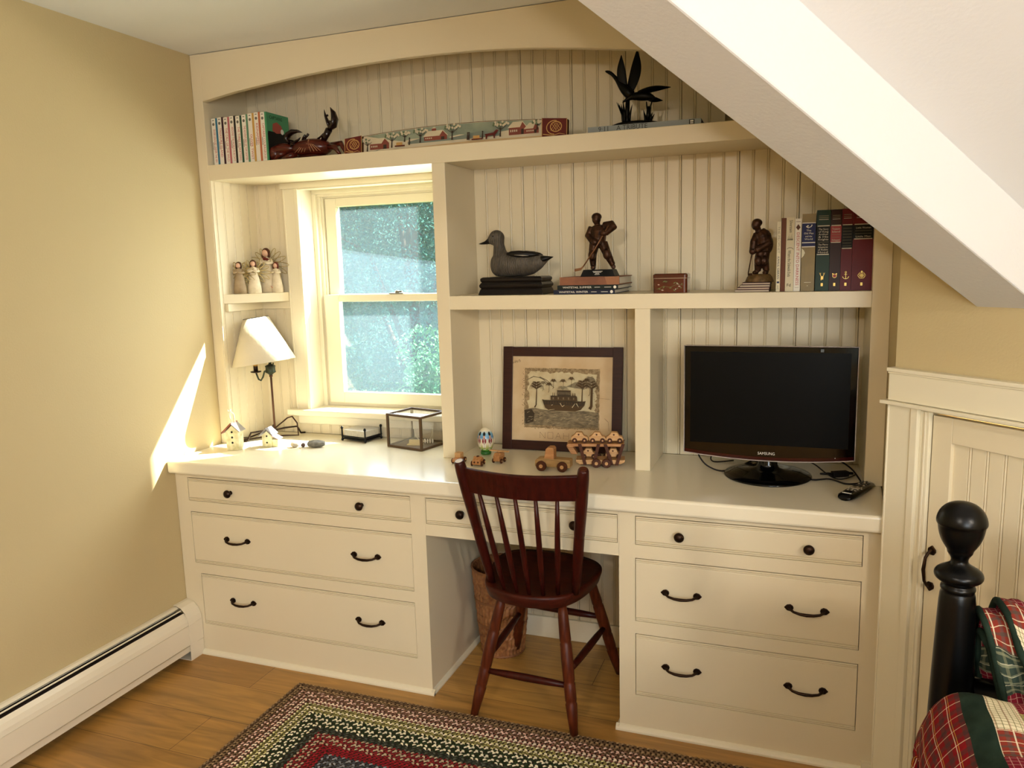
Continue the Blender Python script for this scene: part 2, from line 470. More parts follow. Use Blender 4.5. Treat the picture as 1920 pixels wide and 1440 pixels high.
mb.box((WX0, 0.356, WZ1 - 0.02), (XR, 0.364, WZ1)).box((XR - 0.02, 0.33, WZ0), (XR, 0.405, WZ1))
mb.box((WX0, 0.345, WZ0 - 0.01), (XR, 0.44, WZ0 + 0.024))
mb.build('window_frame', TRIM, win, bevel=0.0015)
def sash(x0, x1, z0, z1, y0, y1, wl, wb, wt):
    mb = MB()
    mb.box((x0, y0, z0), (x0 + wl, y1, z1)).box((x1 - wl, y0, z0), (x1, y1, z1))
    mb.box((x0 + wl, y0, z0), (x1 - wl, y1, z0 + wb)).box((x0 + wl, y0, z1 - wt), (x1 - wl, y1, z1))
    o = mb.build('window_sash', TRIM, win, bevel=0.0025)
    ym = (y0 + y1) / 2
    MB().box((x0 + wl - .004, ym - .002, z0 + wb - .004), (x1 - wl + .004, ym + .002, z1 - wt + .004)).build('glass_pane', GLASS, o)
    return o
up_s = sash(0.318, 0.985, 1.322, 1.750, 0.392 - 0.030, 0.392, 0.052, 0.027, 0.036)
lo_s = sash(0.312, 0.985, 0.892, 1.352, 0.330, 0.360, 0.070, 0.048, 0.030)
up_s.location.y += 0.004
mb = MB()
mb.box((0.625, 0.322, 1.352), (0.69, 0.352, 1.356)).lathe([(0.009, 1.356), (0.009, 1.362), (0.006, 1.366)], (0.657, 0.337, 0), 16).box((0.653, 0.329, 1.358), (0.682, 0.336, 1.364))
mb.build('sash_lock', mat('pewter', '#8a8474', 0.35, 0.7, var=.2), win, bevel=0.001)
# casing, head board, stool and apron
mb = MB()
mb.box((0.205, BZ - 0.019, WZ0), (WX0, BZ, WZ1)).box((0.262, BZ - 0.026, WZ0), (WX0, BZ - 0.018, WZ1)).box((0.205, BZ - 0.022, WZ0), (0.212, BZ, WZ1))
mb.box((0.196, BZ - 0.026, WZ1), (XR, BZ, 1.8079)).box((WX0, BZ - 0.024, WZ1 - 0.006), (XR, BZ, WZ1))
struct(mb.build('trim_2', TRIM, bevel=0.0015), 'cream casing around the niche window', 'casing')
mb = MB()
mb.box((0.175, 0.205, 0.853), (XR, 0.345, 0.878))
mb.box((0.205, BZ - 0.018, 0.812), (XR, BZ, 0.853))
struct(mb.build('window_sill', TRIM, bevel=0.005), 'cream window stool and apron under the niche window', 'sill')

# ------------------------------------------------------------------ outdoors
GRASS = mat('lawn', '#4d6a2e', 0.9, color2='#6a8238', vscale=2)
struct(MB().box((-30, 0.9, -3.1), (30, 40, -3.0)).build('ground', GRASS))
BLOCKM = mat('blocker_grey', '#b9b6aa', 0.7, var=.05)
BACKDROPM = mat('dark_backdrop', '#2f4f3c', .9, color2='#4a6e4e', vscale=1.2, bump=1.0, bscale=4)
struct(MB().prism([(22.5, -3.0), (40, 16), (40, -3.0)], -45, 25, 'x').build('backdrop_slope', BACKDROPM))  # added backdrop, blocks the bright sky gaps between the leaves
# unseen blocker added outside, cuts the sun off on the right
struct(MB().box((1.98, 0.41, -3), (2.9, 1.62, 4.8)).build('outside_sun_blocker', BLOCKM))

def leafmat(name, c1, c2, sc):
    m = mat(name, c1, 0.85, color2=c2, vscale=sc, spec=0.12)
    b = m.node_tree.nodes['Principled BSDF']
    return m
def tree(cx, cy, cz, rx, ry, rz, n, ls, m, label, seed):
    rnd = random.Random(seed)
    t = thing('tree', label, 'tree', (cx, cy, -3.0), 0, 'trees outside the window')
    mb = MB()
    blobs = []
    for i in range(46):
        a = rnd.uniform(0, 2 * pi); h = rnd.uniform(-1, 1); k = sqrt(max(0, 1 - h * h)) * rnd.uniform(.35, 1)
        blobs.append((rx * k * cos(a), ry * k * sin(a), rz * h * 0.95, rnd.uniform(.28, .55) * min(rx, rz)))
    vs = []; fs = []
    for i in range(n):
        bx, by, bz, br = blobs[rnd.randrange(len(blobs))]
        a = rnd.uniform(0, 2 * pi); h = rnd.uniform(-1, 1); k = sqrt(1 - h * h); rr_ = br * rnd.uniform(.75, 1.05)
        c = Vector((bx + rr_ * k * cos(a), by + rr_ * k * sin(a), cz + 3 + bz + rr_ * h))
        d = Vector((rnd.gauss(0, 1), rnd.gauss(0, 1), rnd.gauss(-.6, .7))).normalized()
        u = d.cross(Vector((rnd.gauss(0, 1), rnd.gauss(0, 1), rnd.gauss(0, 1)))).normalized()
        s_ = ls * rnd.uniform(.6, 1.3); w = u * s_ * .28; nn = d.cross(u) * s_ * .12
        o = len(vs)
        vs += [tuple(c - d * s_ * .5), tuple(c - w + nn), tuple(c + d * s_ * .5), tuple(c + w + nn)]
        fs += [(o, o + 1, o + 2), (o, o + 2, o + 3)]
    mb.add(vs, fs)
    mb.build('foliage', m, t)
    mb = MB()
    mb.tube([(0, 0, 0), (0.1, 0, 1.5), (0, .1, cz + 3)], [.16, .12, .05], 8)
    for i in range(9):
        bx, by, bz, br = blobs[i]
        mb.tube([(0.05, 0, cz + 1.5 + bz * .4), (bx * .6, by * .6, cz + 2.9 + bz * .8), (bx, by, cz + 3 + bz)], [.05, .03, .01], 6)
    mb.build('trunk', mat('bark', '#4a3d30', .9, var=.4, vscale=20, bump=.5), t)
LA = leafmat('leaf_blue_green', '#3f7468', '#2c5a58', 2.2)
LB = leafmat('leaf_mid_green', '#3c6e62', '#284e4c', 2.0)
LC = leafmat('leaf_light_green', '#62a066', '#44825a', 3.0)
LD = leafmat('leaf_dark', '#30544c', '#203c3a', 1.0)
tree(-0.95, 4.1, -0.15, 0.62, 0.45, 0.95, 22000, .042, LC, 'pale green bushy tree low at the right of the window view', 1)
tree(-2.4, 6.3, 1.4, 1.25, 0.9, 2.1, 46000, .052, LA, 'tall blue-green tree filling the upper pane', 2)
tree(-5.4, 6.3, 0.6, 1.2, 0.9, 2.4, 22000, .055, LB, 'blue-green tree at the left edge of the window view', 3)
tree(-3.6, 10.5, 0.6, 3.0, 0.8, 2.6, 48000, .068, LB, 'darker tree standing behind the tall blue-green one', 4)
tree(-7.0, 17.5, 2.0, 6.4, 1.0, 5.0, 42000, .17, LD, 'dark background tree behind all the others', 5)

# ------------------------------------------------------------------ baseboard heater
HT = mat('heater_enamel', '#e9dfc8', 0.3, var=.03)
h = thing('baseboard_heater', 'long cream baseboard heater along the left wall', 'heater', (0, 0, 0))
prof = [(0.001, .206), (0.022, .205), (0.022, .199), (0.001, .2)]
ye = -4.6
mb = MB()
def hx_(pts, t=0.0018):   # open sheet profile (x,z) thickened, run along y
    a = [Vector(p) for p in pts]; outp = []
    for i, p in enumerate(a):
        d = (a[min(len(a) - 1, i + 1)] - a[max(0, i - 1)]).normalized(); n = Vector((-d.y, d.x)); outp.append(p + n * t)
    return [tuple(p) for p in a] + [tuple(p) for p in outp[::-1]]
def run(mb, pts, ya, yb, m=0, t=.0018):
    pl = hx_(pts, t); n = len(pl)
    vs = [(x, ya, z) for x, z in pl] + [(x, yb, z) for x, z in pl]
    mb.add(vs, [[i, (i + 1) % n, n + (i + 1) % n, n + i] for i in range(n)] + [list(range(n))[::-1], list(range(n, 2 * n))], m)
ys = -0.330
run(mb, [(0.001, .207), (0.012, .2065), (0.022, .2015)], ye, ys)
run(mb, [(0.001, .02), (0.001, .204)], ye, ys)
mb.build('back_plate', HT, h)
mb = MB(); run(mb, [(0.0305, .1960), (0.0345, .1935)], ye, ys); mb.build('damper_blade', HT, h)
mb = MB(); run(mb, [(0.044, .186), (0.055, .174), (0.0615, .158), (0.0645, .140), (0.0645, .065), (0.060, .060), (0.058, .036), (0.050, .034)], ye, ys)
mb.tube([(0.0662, ye, .142), (0.0662, ys, .142)], .0008, 6); mb.tube([(0.066, ye, .062), (0.066, ys, .062)], .0012, 6)
mb.build('front_cover', HT, h)
MB().box((0.0035, ye, .045), (0.0445, ys, .186)).build('dark_slot_fill', GAP, h)  # solid near-black block puts the shade of the slots into colour
mb = MB()
run(mb, [(0.0015, .213), (0.014, .2125), (0.036, .205), (0.054, .187), (0.064, .166), (0.0675, .142), (0.0675, .066), (0.0655, .062), (0.0655, .002), (.0015, .002)], ys - .004, F - 0.002, t=.002)
mb.box((0.002, F - .004, .004), (0.064, F - .002, .16))
mb.tube([(0.069, ys - .003, .144), (0.069, F - .002, .144)], .0007, 6); mb.tube([(0.0688, ys - .003, .064), (0.0688, F - .002, .064)], .001, 6)
mb.build('end_cap', HT, h)

# ------------------------------------------------------------------ drawer cabinets
ZCB = 0.7212
def drawer(parent, x0, x1, z0, z1, kind, hxs, hz):
    """inset drawer front: beaded top and bottom edges"""
    g = 0.0018
    x0 += g; x1 -= g; z0 += g * .6; z1 -= g * 1.9
    yf = F + 0.0015
    b = 0.0135
    pr = [(yf + .02, z0), (yf + .0005, z0), (yf - .0005, z0 + .001), (yf - .0005, z0 + .004), (yf + .0035, z0 + .005), (yf - .0005, z0 + .006), (yf - .0005, z0 + .009), (yf + .0035, z0 + .0102), (yf + .0005, z0 + .0115),
          (yf, z0 + .013), (yf, z1 - .013), (yf + .0005, z1 - .0115), (yf + .0035, z1 - .0102), (yf - .0005, z1 - .009), (yf - .0005, z1 - .006), (yf + .0035, z1 - .005), (yf - .0005, z1 - .004), (yf - .0005, z1 - .001), (yf + .0005, z1), (yf + .02, z1)]
    d = MB().prism(pr, x0, x1, 'x').build('drawer', CAB, parent)
    for hx0 in hxs:
        mb = MB()
        if kind == 'knob':
            mb.M = Matrix.Translation((hx0, yf, hz))
            mb.lathe([(0.0075, 0), (0.0075, -.002), (0.005, -.004), (0.0045, -.010), (0.008, -.013), (0.0135, -.016), (0.0150, -.020), (0.0135, -.0245), (0.0110, -.0255), (0.0105, -.0265), (0.006, -.0285), (0.0, -.029)], n=24, axis='y')
            mb.build('knob', BRONZE, d)
        else:
            w = 0.047
            mb.M = Matrix.Translation((hx0, yf, hz))
            mb.tube([(-w, -.003, .000), (-w + .004, -.014, -.001), (-w + .012, -.021, -.004), (-.018, -.025, -.0065), (0, -.026, -.0072), (.018, -.025, -.0065), (w - .012, -.021, -.004), (w - .004, -.014, -.001), (w, -.003, 0)],
                    [.0045, .004, .0036, .0042, .0048, .0042, .0036, .004, .0045], 10)
            for sgn in (-1, 1):
                c = [(sgn * (w + .014), 0), (sgn * (w + .006), .0085), (sgn * (w - .003), .0105), (sgn * (w - .010), .006), (sgn * (w - .012), 0), (sgn * (w - .010), -.006), (sgn * (w - .003), -.0105), (sgn * (w + .006), -.0085)]
                mb.prism(c, -.0045, 0.0, 'y')
            mb.build('pull', BRONZE, d, bevel=.0012)
    return d

def frame(parent, x0, x1, z0, z1, holes):
    """face frame as one board with openings, made of rails and stiles"""
    mb = MB(); t = 0.019
    xs = sorted({x0, x1} | {h[0] for h in holes} | {h[1] for h in holes}); zs = sorted({z0, z1} | {h[2] for h in holes} | {h[3] for h in holes})
    for i in range(len(xs) - 1):
        for j in range(len(zs) - 1):
            cx, cz = (xs[i] + xs[i + 1]) / 2, (zs[j] + zs[j + 1]) / 2
            if any(h[0] < cx < h[1] and h[2] < cz < h[3] for h in holes): continue
            mb.box((xs[i], F, zs[j]), (xs[i + 1], F + t, zs[j + 1]))
    return mb.build('face_frame', CAB, parent)

D1, D2, D3 = (0.6109, 0.7015), (0.3661, 0.569), (0.1226, 0.3257)
# left cabinet
lc = thing('drawer_cabinet', 'cream three-drawer cabinet at the left wall, under the window', 'cabinet')
LX0, LX1 = 0.002, 1.0473
frame(lc, LX0, LX1, 0.0, ZCB, [(0.0572, .994, *D1), (0.0604, .994, *D2), (0.0823, .994, *D3)])
mb = MB().box((LX0, F + .019, 0), (LX0 + .018, BZ, ZCB)).box((LX1 - .018, F + .019, 0), (LX1, BZ, ZCB)).box((LX0, BZ - .01, 0), (LX1, BZ, ZCB)).box((LX0, F + .019, ZCB - .012), (LX1, BZ, ZCB)).box((LX0, F + .019, .0), (LX1, BZ, .012))
mb.build('carcass', CAB, lc)
MB().box((LX0 + .018, F + .026, .02), (LX1 - .018, F + .03, ZCB - .02)).build('dark_gap_sheet', GAP, lc)  # thin near-black sheet gives the drawer gaps their shade
drawer(lc, .0572, .994, *D1, 'knob', (0.253, 0.806), .655)
drawer(lc, .0604, .994, *D2, 'pull', (0.266, 0.812), .474)
drawer(lc, .0823, .994, *D3, 'pull', (0.271, 0.815), .234)
mb = MB()
qr = [(F, 0.0), (F - .013, 0.0), (F - .013, .006), (F - .010, .012), (F - .005, .016), (F, .018)]
mb.prism(qr, 0.068, LX1 + .011, 'x')
mb.prism([(LX1, 0.0), (LX1 + .011, 0.0), (LX1 + .011, .006), (LX1 + .006, .014), (LX1, .017)], F - .011, BZ, 'y')
mb.build('floor_moulding', TRIM, lc)
# centre drawer over the knee space
cc = thing('pencil_drawer_unit', 'cream single-drawer apron unit over the knee space', 'drawer unit')
CX0, CX1 = 1.0473, 1.7018
frame(cc, CX0 + .0004, CX1 - .0004, .5707, ZCB, [(1.0465 + .001, 1.700, *D1)] if False else [(1.0500, 1.6985, *D1)])
MB().box((CX0 + .001, F + .019, .572), (CX1 - .001, -0.02, .584)).box((CX0 + .002, F + .026, .59), (CX1 - .002, -.02, ZCB - .002), 1).build('base_and_dark_core', [CAB, GAP], cc)  # base board plus a near-black core painted as the gap's shade
drawer(cc, 1.0500, 1.6985, *D1, 'knob', (1.182, 1.565), .6585)
# right cabinet
rc = thing('drawer_cabinet', 'cream three-drawer cabinet under the television, beside the small door', 'cabinet')
RX0, RX1 = 1.7018, 2.4325
frame(rc, RX0, RX1, 0, ZCB, [(1.7518, 2.3803, *D1), (1.7518, 2.3803, *D2), (1.7518, 2.3803, *D3)])
mb = MB().box((RX0, F + .019, 0), (RX0 + .018, BZ, ZCB)).box((RX1 - .018, F + .019, 0), (RX1, BZ, ZCB)).box((RX0, BZ - .01, 0), (RX1, BZ, ZCB)).box((RX0, F + .019, ZCB - .012), (RX1, BZ, ZCB)).box((RX0, F + .019, 0), (RX1, BZ, .012))
mb.build('carcass', CAB, rc)
MB().box((RX0 + .018, F + .026, .02), (RX1 - .018, F + .03, ZCB - .02)).build('dark_gap_sheet', GAP, rc)  # near-black sheet behind the frame, colours the drawer gaps as shaded
drawer(rc, 1.7518, 2.3803, *D1, 'knob', (1.885, 2.242), .6515)
drawer(rc, 1.7518, 2.3803, *D2, 'pull', (1.890, 2.2415), .469)
drawer(rc, 1.7518, 2.3803, *D3, 'pull', (1.892, 2.2445), .2295)
mb = MB(); mb.prism(qr, RX0 - .011, 2.400, 'x')
mb.prism([(RX0, 0.0), (RX0 - .011, 0.0), (RX0 - .011, .006), (RX0 - .006, .014), (RX0, .017)], F - .011, BZ, 'y')
mb.box((2.398, F - .016, 0), (2.424, F, .036))
mb.build('floor_moulding', TRIM, rc)
# knee space boarding (part of the back wall finish)
mb = MB(); beadboard(mb, LX1, RX0, 0.0, ZCB - .001, BZ, phase=1.0458)
struct(mb.build('wall_back_boarding', CAB), 'cream beadboard behind the knee space', 'boarding')
struct(MB().box((LX1 + .011, BZ - .014, 0), (RX0 - .011, BZ, .085)).build('baseboard_back', TRIM, bevel=.003))

# ------------------------------------------------------------------ worktop
ct = MB().prism([(0.0015, -.302), (2.4325, -.302), (2.4325, -.28), (2.4450, -.012), (2.4460, BZ), (0.0015, BZ)], ZCB, CT, 'z').build('countertop', CTOP, bevel=.009, seg=3)
tag(ct, 'long cream painted worktop running over all the drawers', 'countertop')

# ------------------------------------------------------------------ built-in bookcase
bc = thing('bookcase', 'cream built-in bookcase with arched top above the worktop', 'bookcase', (0, 0, 0))
ZM0, ZM1, ZT0, ZT1 = 1.3056, 1.3537, 1.8079, 1.865
def top_z(x): return min(HC - .001, zleft(x) - .001)
bv = .0016
MB().box((0.0015, 0, CT), (.0468, BZ, HC - .001)).build('side_panel', CAB, bc, bevel=bv)
mb = MB(); mb.prism([(2.3956, CT), (2.446, CT), (2.446, top_z(2.446)), (2.3956, top_z(2.3956))], 0, BZ, 'y'); mb.build('side_panel', CAB, bc, bevel=bv)
MB().box((.9963, 0, CT), (1.0458, BZ, ZT0)).build('divider', CAB, bc, bevel=bv)
MB().box((1.6995, 0, CT), (1.7493, BZ, ZM0)).build('divider', CAB, bc, bevel=bv)
MB().box((1.0458, 0, ZM0), (2.3956, BZ, ZM1)).build('shelf', CAB, bc, bevel=bv)
xs1 = P0.x - (ZT1 - P0.z - BH) * hx / SL; xs0 = P0.x - (ZT0 - P0.z - BH) * hx / SL
MB().prism([(.0468, ZT0), (xs0 - .003, ZT0), (xs1 - .003, ZT1), (.0468, ZT1)], 0, BZ, 'y').build('shelf', CAB, bc, bevel=bv)
arch = [(0.0468, 2.0985), (0.10, 2.108), (0.198, 2.1215), (0.343, 2.135), (0.483, 2.1475), (0.607, 2.155), (0.75, 2.1605), (0.90, 2.1625), (1.035, 2.1612), (1.17, 2.157), (1.287, 2.1495), (1.40, 2.139), (1.510, 2.1262), (1.618, 2.1115), (1.711, 2.098), (1.766, 2.0905)]
mb = MB(); mb.prism(arch + [(1.766, top_z(1.766)), (xl + .003, HC - .002), (0.0468, HC - .002)], 0.0, .022, 'y'); mb.build('arch_header', CAB, bc, bevel=.0012)
# thin moulding following the arch (visible as a fine line)
mb = MB(); mb.tube([(x, .0005, z + .0018) for x, z in arch], .0018, 6); mb.build('arch_bead', CAB, bc)
# boarding
mb = MB(); beadboard(mb, .0468, 1.95, ZT1, HC - .01, BZ - .0005, phase=1.0458, ztop=lambda x: min(HC - .003, zleft(x) - .002)); mb.build('back_panel', CAB, bc)
mb = MB(); beadboard(mb, 1.0458, 2.3956, ZM1, ZT0, BZ - .0005, phase=1.0458, ztop=lambda x: min(ZT0, zleft(x) - .002)); mb.build('back_panel', CAB, bc)
mb = MB(); beadboard(mb, 1.0458, 1.6995, CT, ZM0, BZ - .0005, phase=1.0458, joint=4); mb.build('back_panel', CAB, bc)
mb = MB(); beadboard(mb, 1.7493, 2.3956, CT, ZM0, BZ - .0005, phase=1.0458, joint=4); mb.build('back_panel', CAB, bc)
mb = MB(); beadboard(mb, .0468, .2045, CT, ZT0, BZ - .0005, phase=.02); beadboard(mb, .205, .9963, CT, .812, BZ - .0005, phase=.02); mb.build('back_panel', CAB, bc)
mb = MB(); beadboard(mb, 0.003, BZ - .001, CT, ZT0, .0500, axis='x', phase=.02); mb.build('side_boarding', CAB, bc)
# corner shelf and its ledger
mb = MB(); mb.prism([(.0500, .022), (.0500, BZ - .001), (.2045, BZ - .001), (.2045, .232), (.190, .200)], 1.3325, 1.3690, 'z'); mb.build('corner_shelf', CAB, bc, bevel=bv)
mb = MB().box((.0500, BZ - .016, 1.300), (.2045, BZ - .001, 1.332)).box((.0500, .03, 1.300), (.064, BZ - .016, 1.332)); mb.build('shelf_ledger', CAB, bc, bevel=bv)

# ------------------------------------------------------------------ small door in the diagonal wall
def obox(mb, s0, s1, o0, o1, z0, z1, m=0): dbox(mb, s0, s1, o0, o1, z0, z1, m)
mb = MB()
obox(mb, 0.000, .088, 0, .020, 0, 1.082); obox(mb, -.001, .004, 0, .0225, 0, 1.082); obox(mb, .068, .088, .018, .0235, 0, 1.082)
obox(mb, DS1 + .025, DS1 + .113, 0, .020, 0, 1.082)
obox(mb, -.001, DS1 + .125, 0, .022, 1.088, 1.170); obox(mb, -.003, DS1 + .127, 0, .0285, 1.162, 1.172); obox(mb, -.002, DS1 + .126, 0, .025, 1.157, 1.162)
obox(mb, -.016, DS1 + .14, 0, .034, 1.078, 1.087)
obox(mb, .088, DS0, -.05, .012, 0, DZT); obox(mb, DS1, DS1 + .025, -.05, .012, 0, DZT); obox(mb, .088, DS1 + .025, -.05, .012, DZT, 1.080)
obox(mb, .100, .106, .012, .015, 0, DZT)
struct(mb.build('trim_3', TRIM, bevel=.0018), 'cream casing and header of the small knee-wall door', 'casing')
dr = bpy.data.objects.new('door_1', None); COL.objects.link(dr); struct(dr, 'small cream boarded door in the diagonal wall', 'door')
a0, a1 = DS0 + .003, DS1 - .003; zt = DZT - .008
mb = MB()
obox(mb, a0, a0 + .052, -.022, .002, .008, zt); obox(mb, a1 - .052, a1, -.022, .002, .008, zt)
obox(mb, a0 + .052, a1 - .052, -.022, .002, zt - .062, zt); obox(mb, a0 + .052, a1 - .052, -.022, .002, .008, .12)
mb.build('door_frame', CAB, dr, bevel=.0015)
mb = MB()
rot = Matrix(((q, q, 0, DX), (-q, q, 0, DY), (0, 0, 1, 0), (0, 0, 0, 1)))
mb.M = rot
beadboard(mb, a0 + .050, a1 - .050, .12, zt - .060, 0.008, pitch=.0425, phase=a0 + .052, joint=99)
mb.build('door_panel', CAB, dr)
mb = MB(); mb.M = rot @ Matrix.Translation((.134, -.002, .676))
mb.tube([(0, -.002, .047), (-.0015, -.014, .042), (-.003, -.021, .030), (-.004, -.025, 0), (-.003, -.021, -.030), (-.0015, -.014, -.042), (0, -.002, -.047)], [.0042, .004, .0038, .0048, .0038, .004, .0042], 10)
for sgn in (-1, 1):
    mb.prism([(0, sgn * .060), (.010, sgn * .051), (.0105, sgn * .044), (.006, sgn * .036), (-.006, sgn * .036), (-.0105, sgn * .044), (-.010, sgn * .051)], -.005, 0, 'y')
mb.build('door_pull', BRONZE, dr, bevel=.001)

# ================================================================== OBJECTS
RED_T = mat('red_ink', '#b3262a', .6); BLK_T = mat('black_ink', '#15120f', .6); WHT_T = mat('white_ink', '#e9e2d2', .6); GOLD = mat('gold_foil', '#c9a85a', .35, .6)
SILV = mat('silver_foil', '#c8c0ac', .4, .3)

def book(name, label, loc, w, h, d, cover, group=None, rz=0, cat='book', draw=None, pal=(), flat=False, edge=WHITE, rot=None):
    """standing book: spine on -y; flat=True lies down with the spine on -y (w across, h thick, d deep)"""
    t = thing(name, label, cat, loc, rz, group, rot)
    mb = MB()
    c = .0025
    if flat:
        mb.box((0, .0, 0), (w, d, c)).box((0, 0, h - c), (w, d, h)).box((0, 0, c), (w, c, h - c))
    else:
        mb.box((0, 0, 0), (c, d, h)).box((w - c, 0, 0), (w, d, h)).box((c, 0, 0), (w - c, c, h))
    if draw: draw(Pl(mb, (0, 0, 0), (1, 0, 0), (0, 0, 1)), w, h)
    mb.build('cover', [cover] + list(pal), t)
    mb = MB()
    if flat: mb.box((.003, c, c), (w - .003, d - .003, h - c))
    else: mb.box((c, c, .003), (w - c, d - .003, h - .003))
    mb.build('page_block', edge, t)
    return t

# ---- nine slim story books, top shelf
SPW = mat('spine_white', '#e6dfcf', .5)
titles = ['20,000 LEAGUES UNDER THE SEA', 'TREASURE ISLAND', 'THE CALL OF THE WILD', 'AROUND THE WORLD IN 80 DAYS', 'THE THREE MUSKETEERS', 'THE ADVENTURES OF TOM SAWYER', 'OLIVER TWIST', 'KIDNAPPED', 'CAPTAINS COURAGEOUS']
edges = ['#2b6f8c', '#3a1c26', '#b9686a', '#2c2622', '#34533f', '#5c8a6c', '#c79a49', '#b8663c', '#3f8a5e']
desc = ['teal-edged white story book against the left panel, first of the row', 'white story book with a dark maroon edge, second from the left panel', 'white story book with a pink edge, third from the left panel', 'white story book with a near-black edge, fourth from the left panel',
        'white story book with a dark green edge, fifth from the left panel', 'white story book with a pale green edge, sixth from the left panel', 'white story book with a mustard edge, third from the crab end', 'white story book with an orange edge, next to the last one of the row', 'last story book of the row, its green cover with a red picture facing out']
CRED = mat('cover_picture_red', '#a2483c', .6)
bx = .0535; bw = .0284
for i, tt in enumerate(titles):
    hh = .176 + (0.004 if i > 5 else 0) + (.002 if i % 2 else 0)
    ec = mat('story_edge_%d' % i, edges[i], .5)
    def dr_(P, w, h, i=i, tt=tt):
        P.rect(.0005, .0005, w * .70, h - .0005, 1)
        P.disc(w * .35, h - .022, w * .2, 3, 12); P.rect(w * .2, h - .009, w * .5, h - .006, 3)
        ln = min(h - .052, .0052 * len(tt) + .03)
        P.text(tt, w * .42, h - .040 - ln / 2 if i % 3 else .012 + ln / 2, .0135, 2, rot=-pi / 2, fit=ln)
        
        P.rect(w * .12, h * .34, w * .2, h * .5, 3)
    t = book('story_book', desc[i], (bx, .030, ZT1 + .0005), bw - .0006, hh, .135, ec, 'white-spined story books on the top shelf', draw=dr_, pal=(SPW, RED_T, mat('grey_ink', '#6d675c', .7)))
    if i == 8:
        mb = MB(); P = Pl(mb, (bw - .0006, 0, 0), (0, 1, 0), (0, 0, 1))
        P.rect(0.001, 0.001, .133, hh - .001, 1)
        P.rect(.002, .002, .132, .105, 3); P.rect(.004, .100, .131, .112, 3)
        P.poly([(.03, .115), (.055, .108), (.085, .112), (.10, .120), (.085, .140), (.06, .150), (.035, .142)], 2)
        P.text('CAPTAINS', .055, .163, .017, 3); P.disc(.09, .118, .01, 4)
        mb.build('front_cover', [ec, ec, CRED, BLK_T, WHT_T], t, label='green front cover with a red picture')
    bx += bw

# ---- wooden crab
CRB = wood('crab_wood', '#3b120b', '#5a1d10', .28, 20, 'x', coat=.4); CRL = mat('carved_line', '#b98a62', .6); CRD = mat('crab_dark', '#190807', .25, coat=.4)
cr = thing('carved_crab', 'dark red carved wooden crab with one claw raised, beside the story books', 'crab figure', (.47, .075, ZT1))
mb = MB()
mb.ball((.0, 0, .042), (.085, .05, .034), 0, 28, 14)
mb.ball((-.115, -.01, .045), (.055, .03, .022)); mb.ball((-.155, -.015, .030), (.028, .026, .028))
for k in range(3): mb.ball((.0 + .0, 0, .01), (.06, .045, .010))
P = Pl(mb, (0.0, -.052, .03), (1, 0, 0), (0, .25, 1)); P.k = -.002
o = mb.build('shell', [CRB, CRL], cr)
mb = MB()
for k in range(4):
    x0 = .014 * k + .006
    for sg in (-1, 1):
        mb.tube([(.012, -.046 + .012, .071 - k * .004), (.012 + sg * x0 * .6, -.0475, .050 - k * .002), (.012 + sg * (x0 + .008), -.0485, .022)], .0009, 6)
mb.build('carved_lines', CRL, cr)
def claw(base, pts_big, pts_small, r, teeth=True):
    mb = MB()
    mb.tube([base, pts_big[0]], [.010, .013], 10)
    n = len(pts_big); mb.tube(pts_big, [r * (0.75 + .5 * sin(pi * i / (n - 1) * .8)) * (1 - (i / (n - 1)) ** 3 * .93) for i in range(n)], 12, flat=.6)
    n = len(pts_small); mb.tube(pts_small, [r * .62 * (1 - (i / (n - 1)) ** 2 * .92) for i in range(n)], 10, flat=.6)
    if teeth:
        for i in range(1, n - 1): mb.ball(Vector(pts_small[i]) + Vector((.008, 0, .0)), .0045, 0, 8, 6)
    return mb.build('claw', CRD, cr)
claw((.055, -.01, .06), [(.088, -.015, .100), (.108, -.015, .112), (.115, -.015, .135), (.110, -.015, .158), (.098, -.015, .178)][:], [(.092, -.015, .108), (.084, -.015, .128), (.076, -.015, .150), (.072, -.015, .172)], .0175)
claw((-.055, -.015, .06), [(-.075, -.030, .062), (-.088, -.03, .078), (-.080, -.03, .094), (-.060, -.03, .102), (-.038, -.03, .102), (-.018, -.03, .096)], [(-.07, -.03, .062), (-.052, -.03, .064), (-.036, -.03, .072), (-.026, -.03, .080)], .015, False)
for pts in ([(-.03, -.01, .066), (-.015, -.012, .082), (-.004, -.012, .092)], [(-.04, -.005, .066), (-.03, -.01, .080), (-.018, -.012, .088)], [(.032, -.01, .070), (.05, -.01, .080), (.062, -.01, .087)]):
    MB().tube(pts, [.004, .0035, .005], 8).build('feeler', CRD, cr)
for pts in ([(-.14, -.02, .05), (-.185, -.03, .040), (-.178, -.035, .003)], [(-.10, -.02, .03), (-.125, -.035, .024), (-.148, -.035, .002)], [(.08, -.01, .04), (.112, -.02, .034), (.135, -.02, .003)], [(.07, .02, .05), (.120, .01, .052), (.150, .0, .003)], [(-.05, -.03, .02), (-.07, -.05, .012), (-.10, -.05, .003)]):
    MB().tube(pts, [.011, .010, .005], 8).build('leg', CRB, cr)

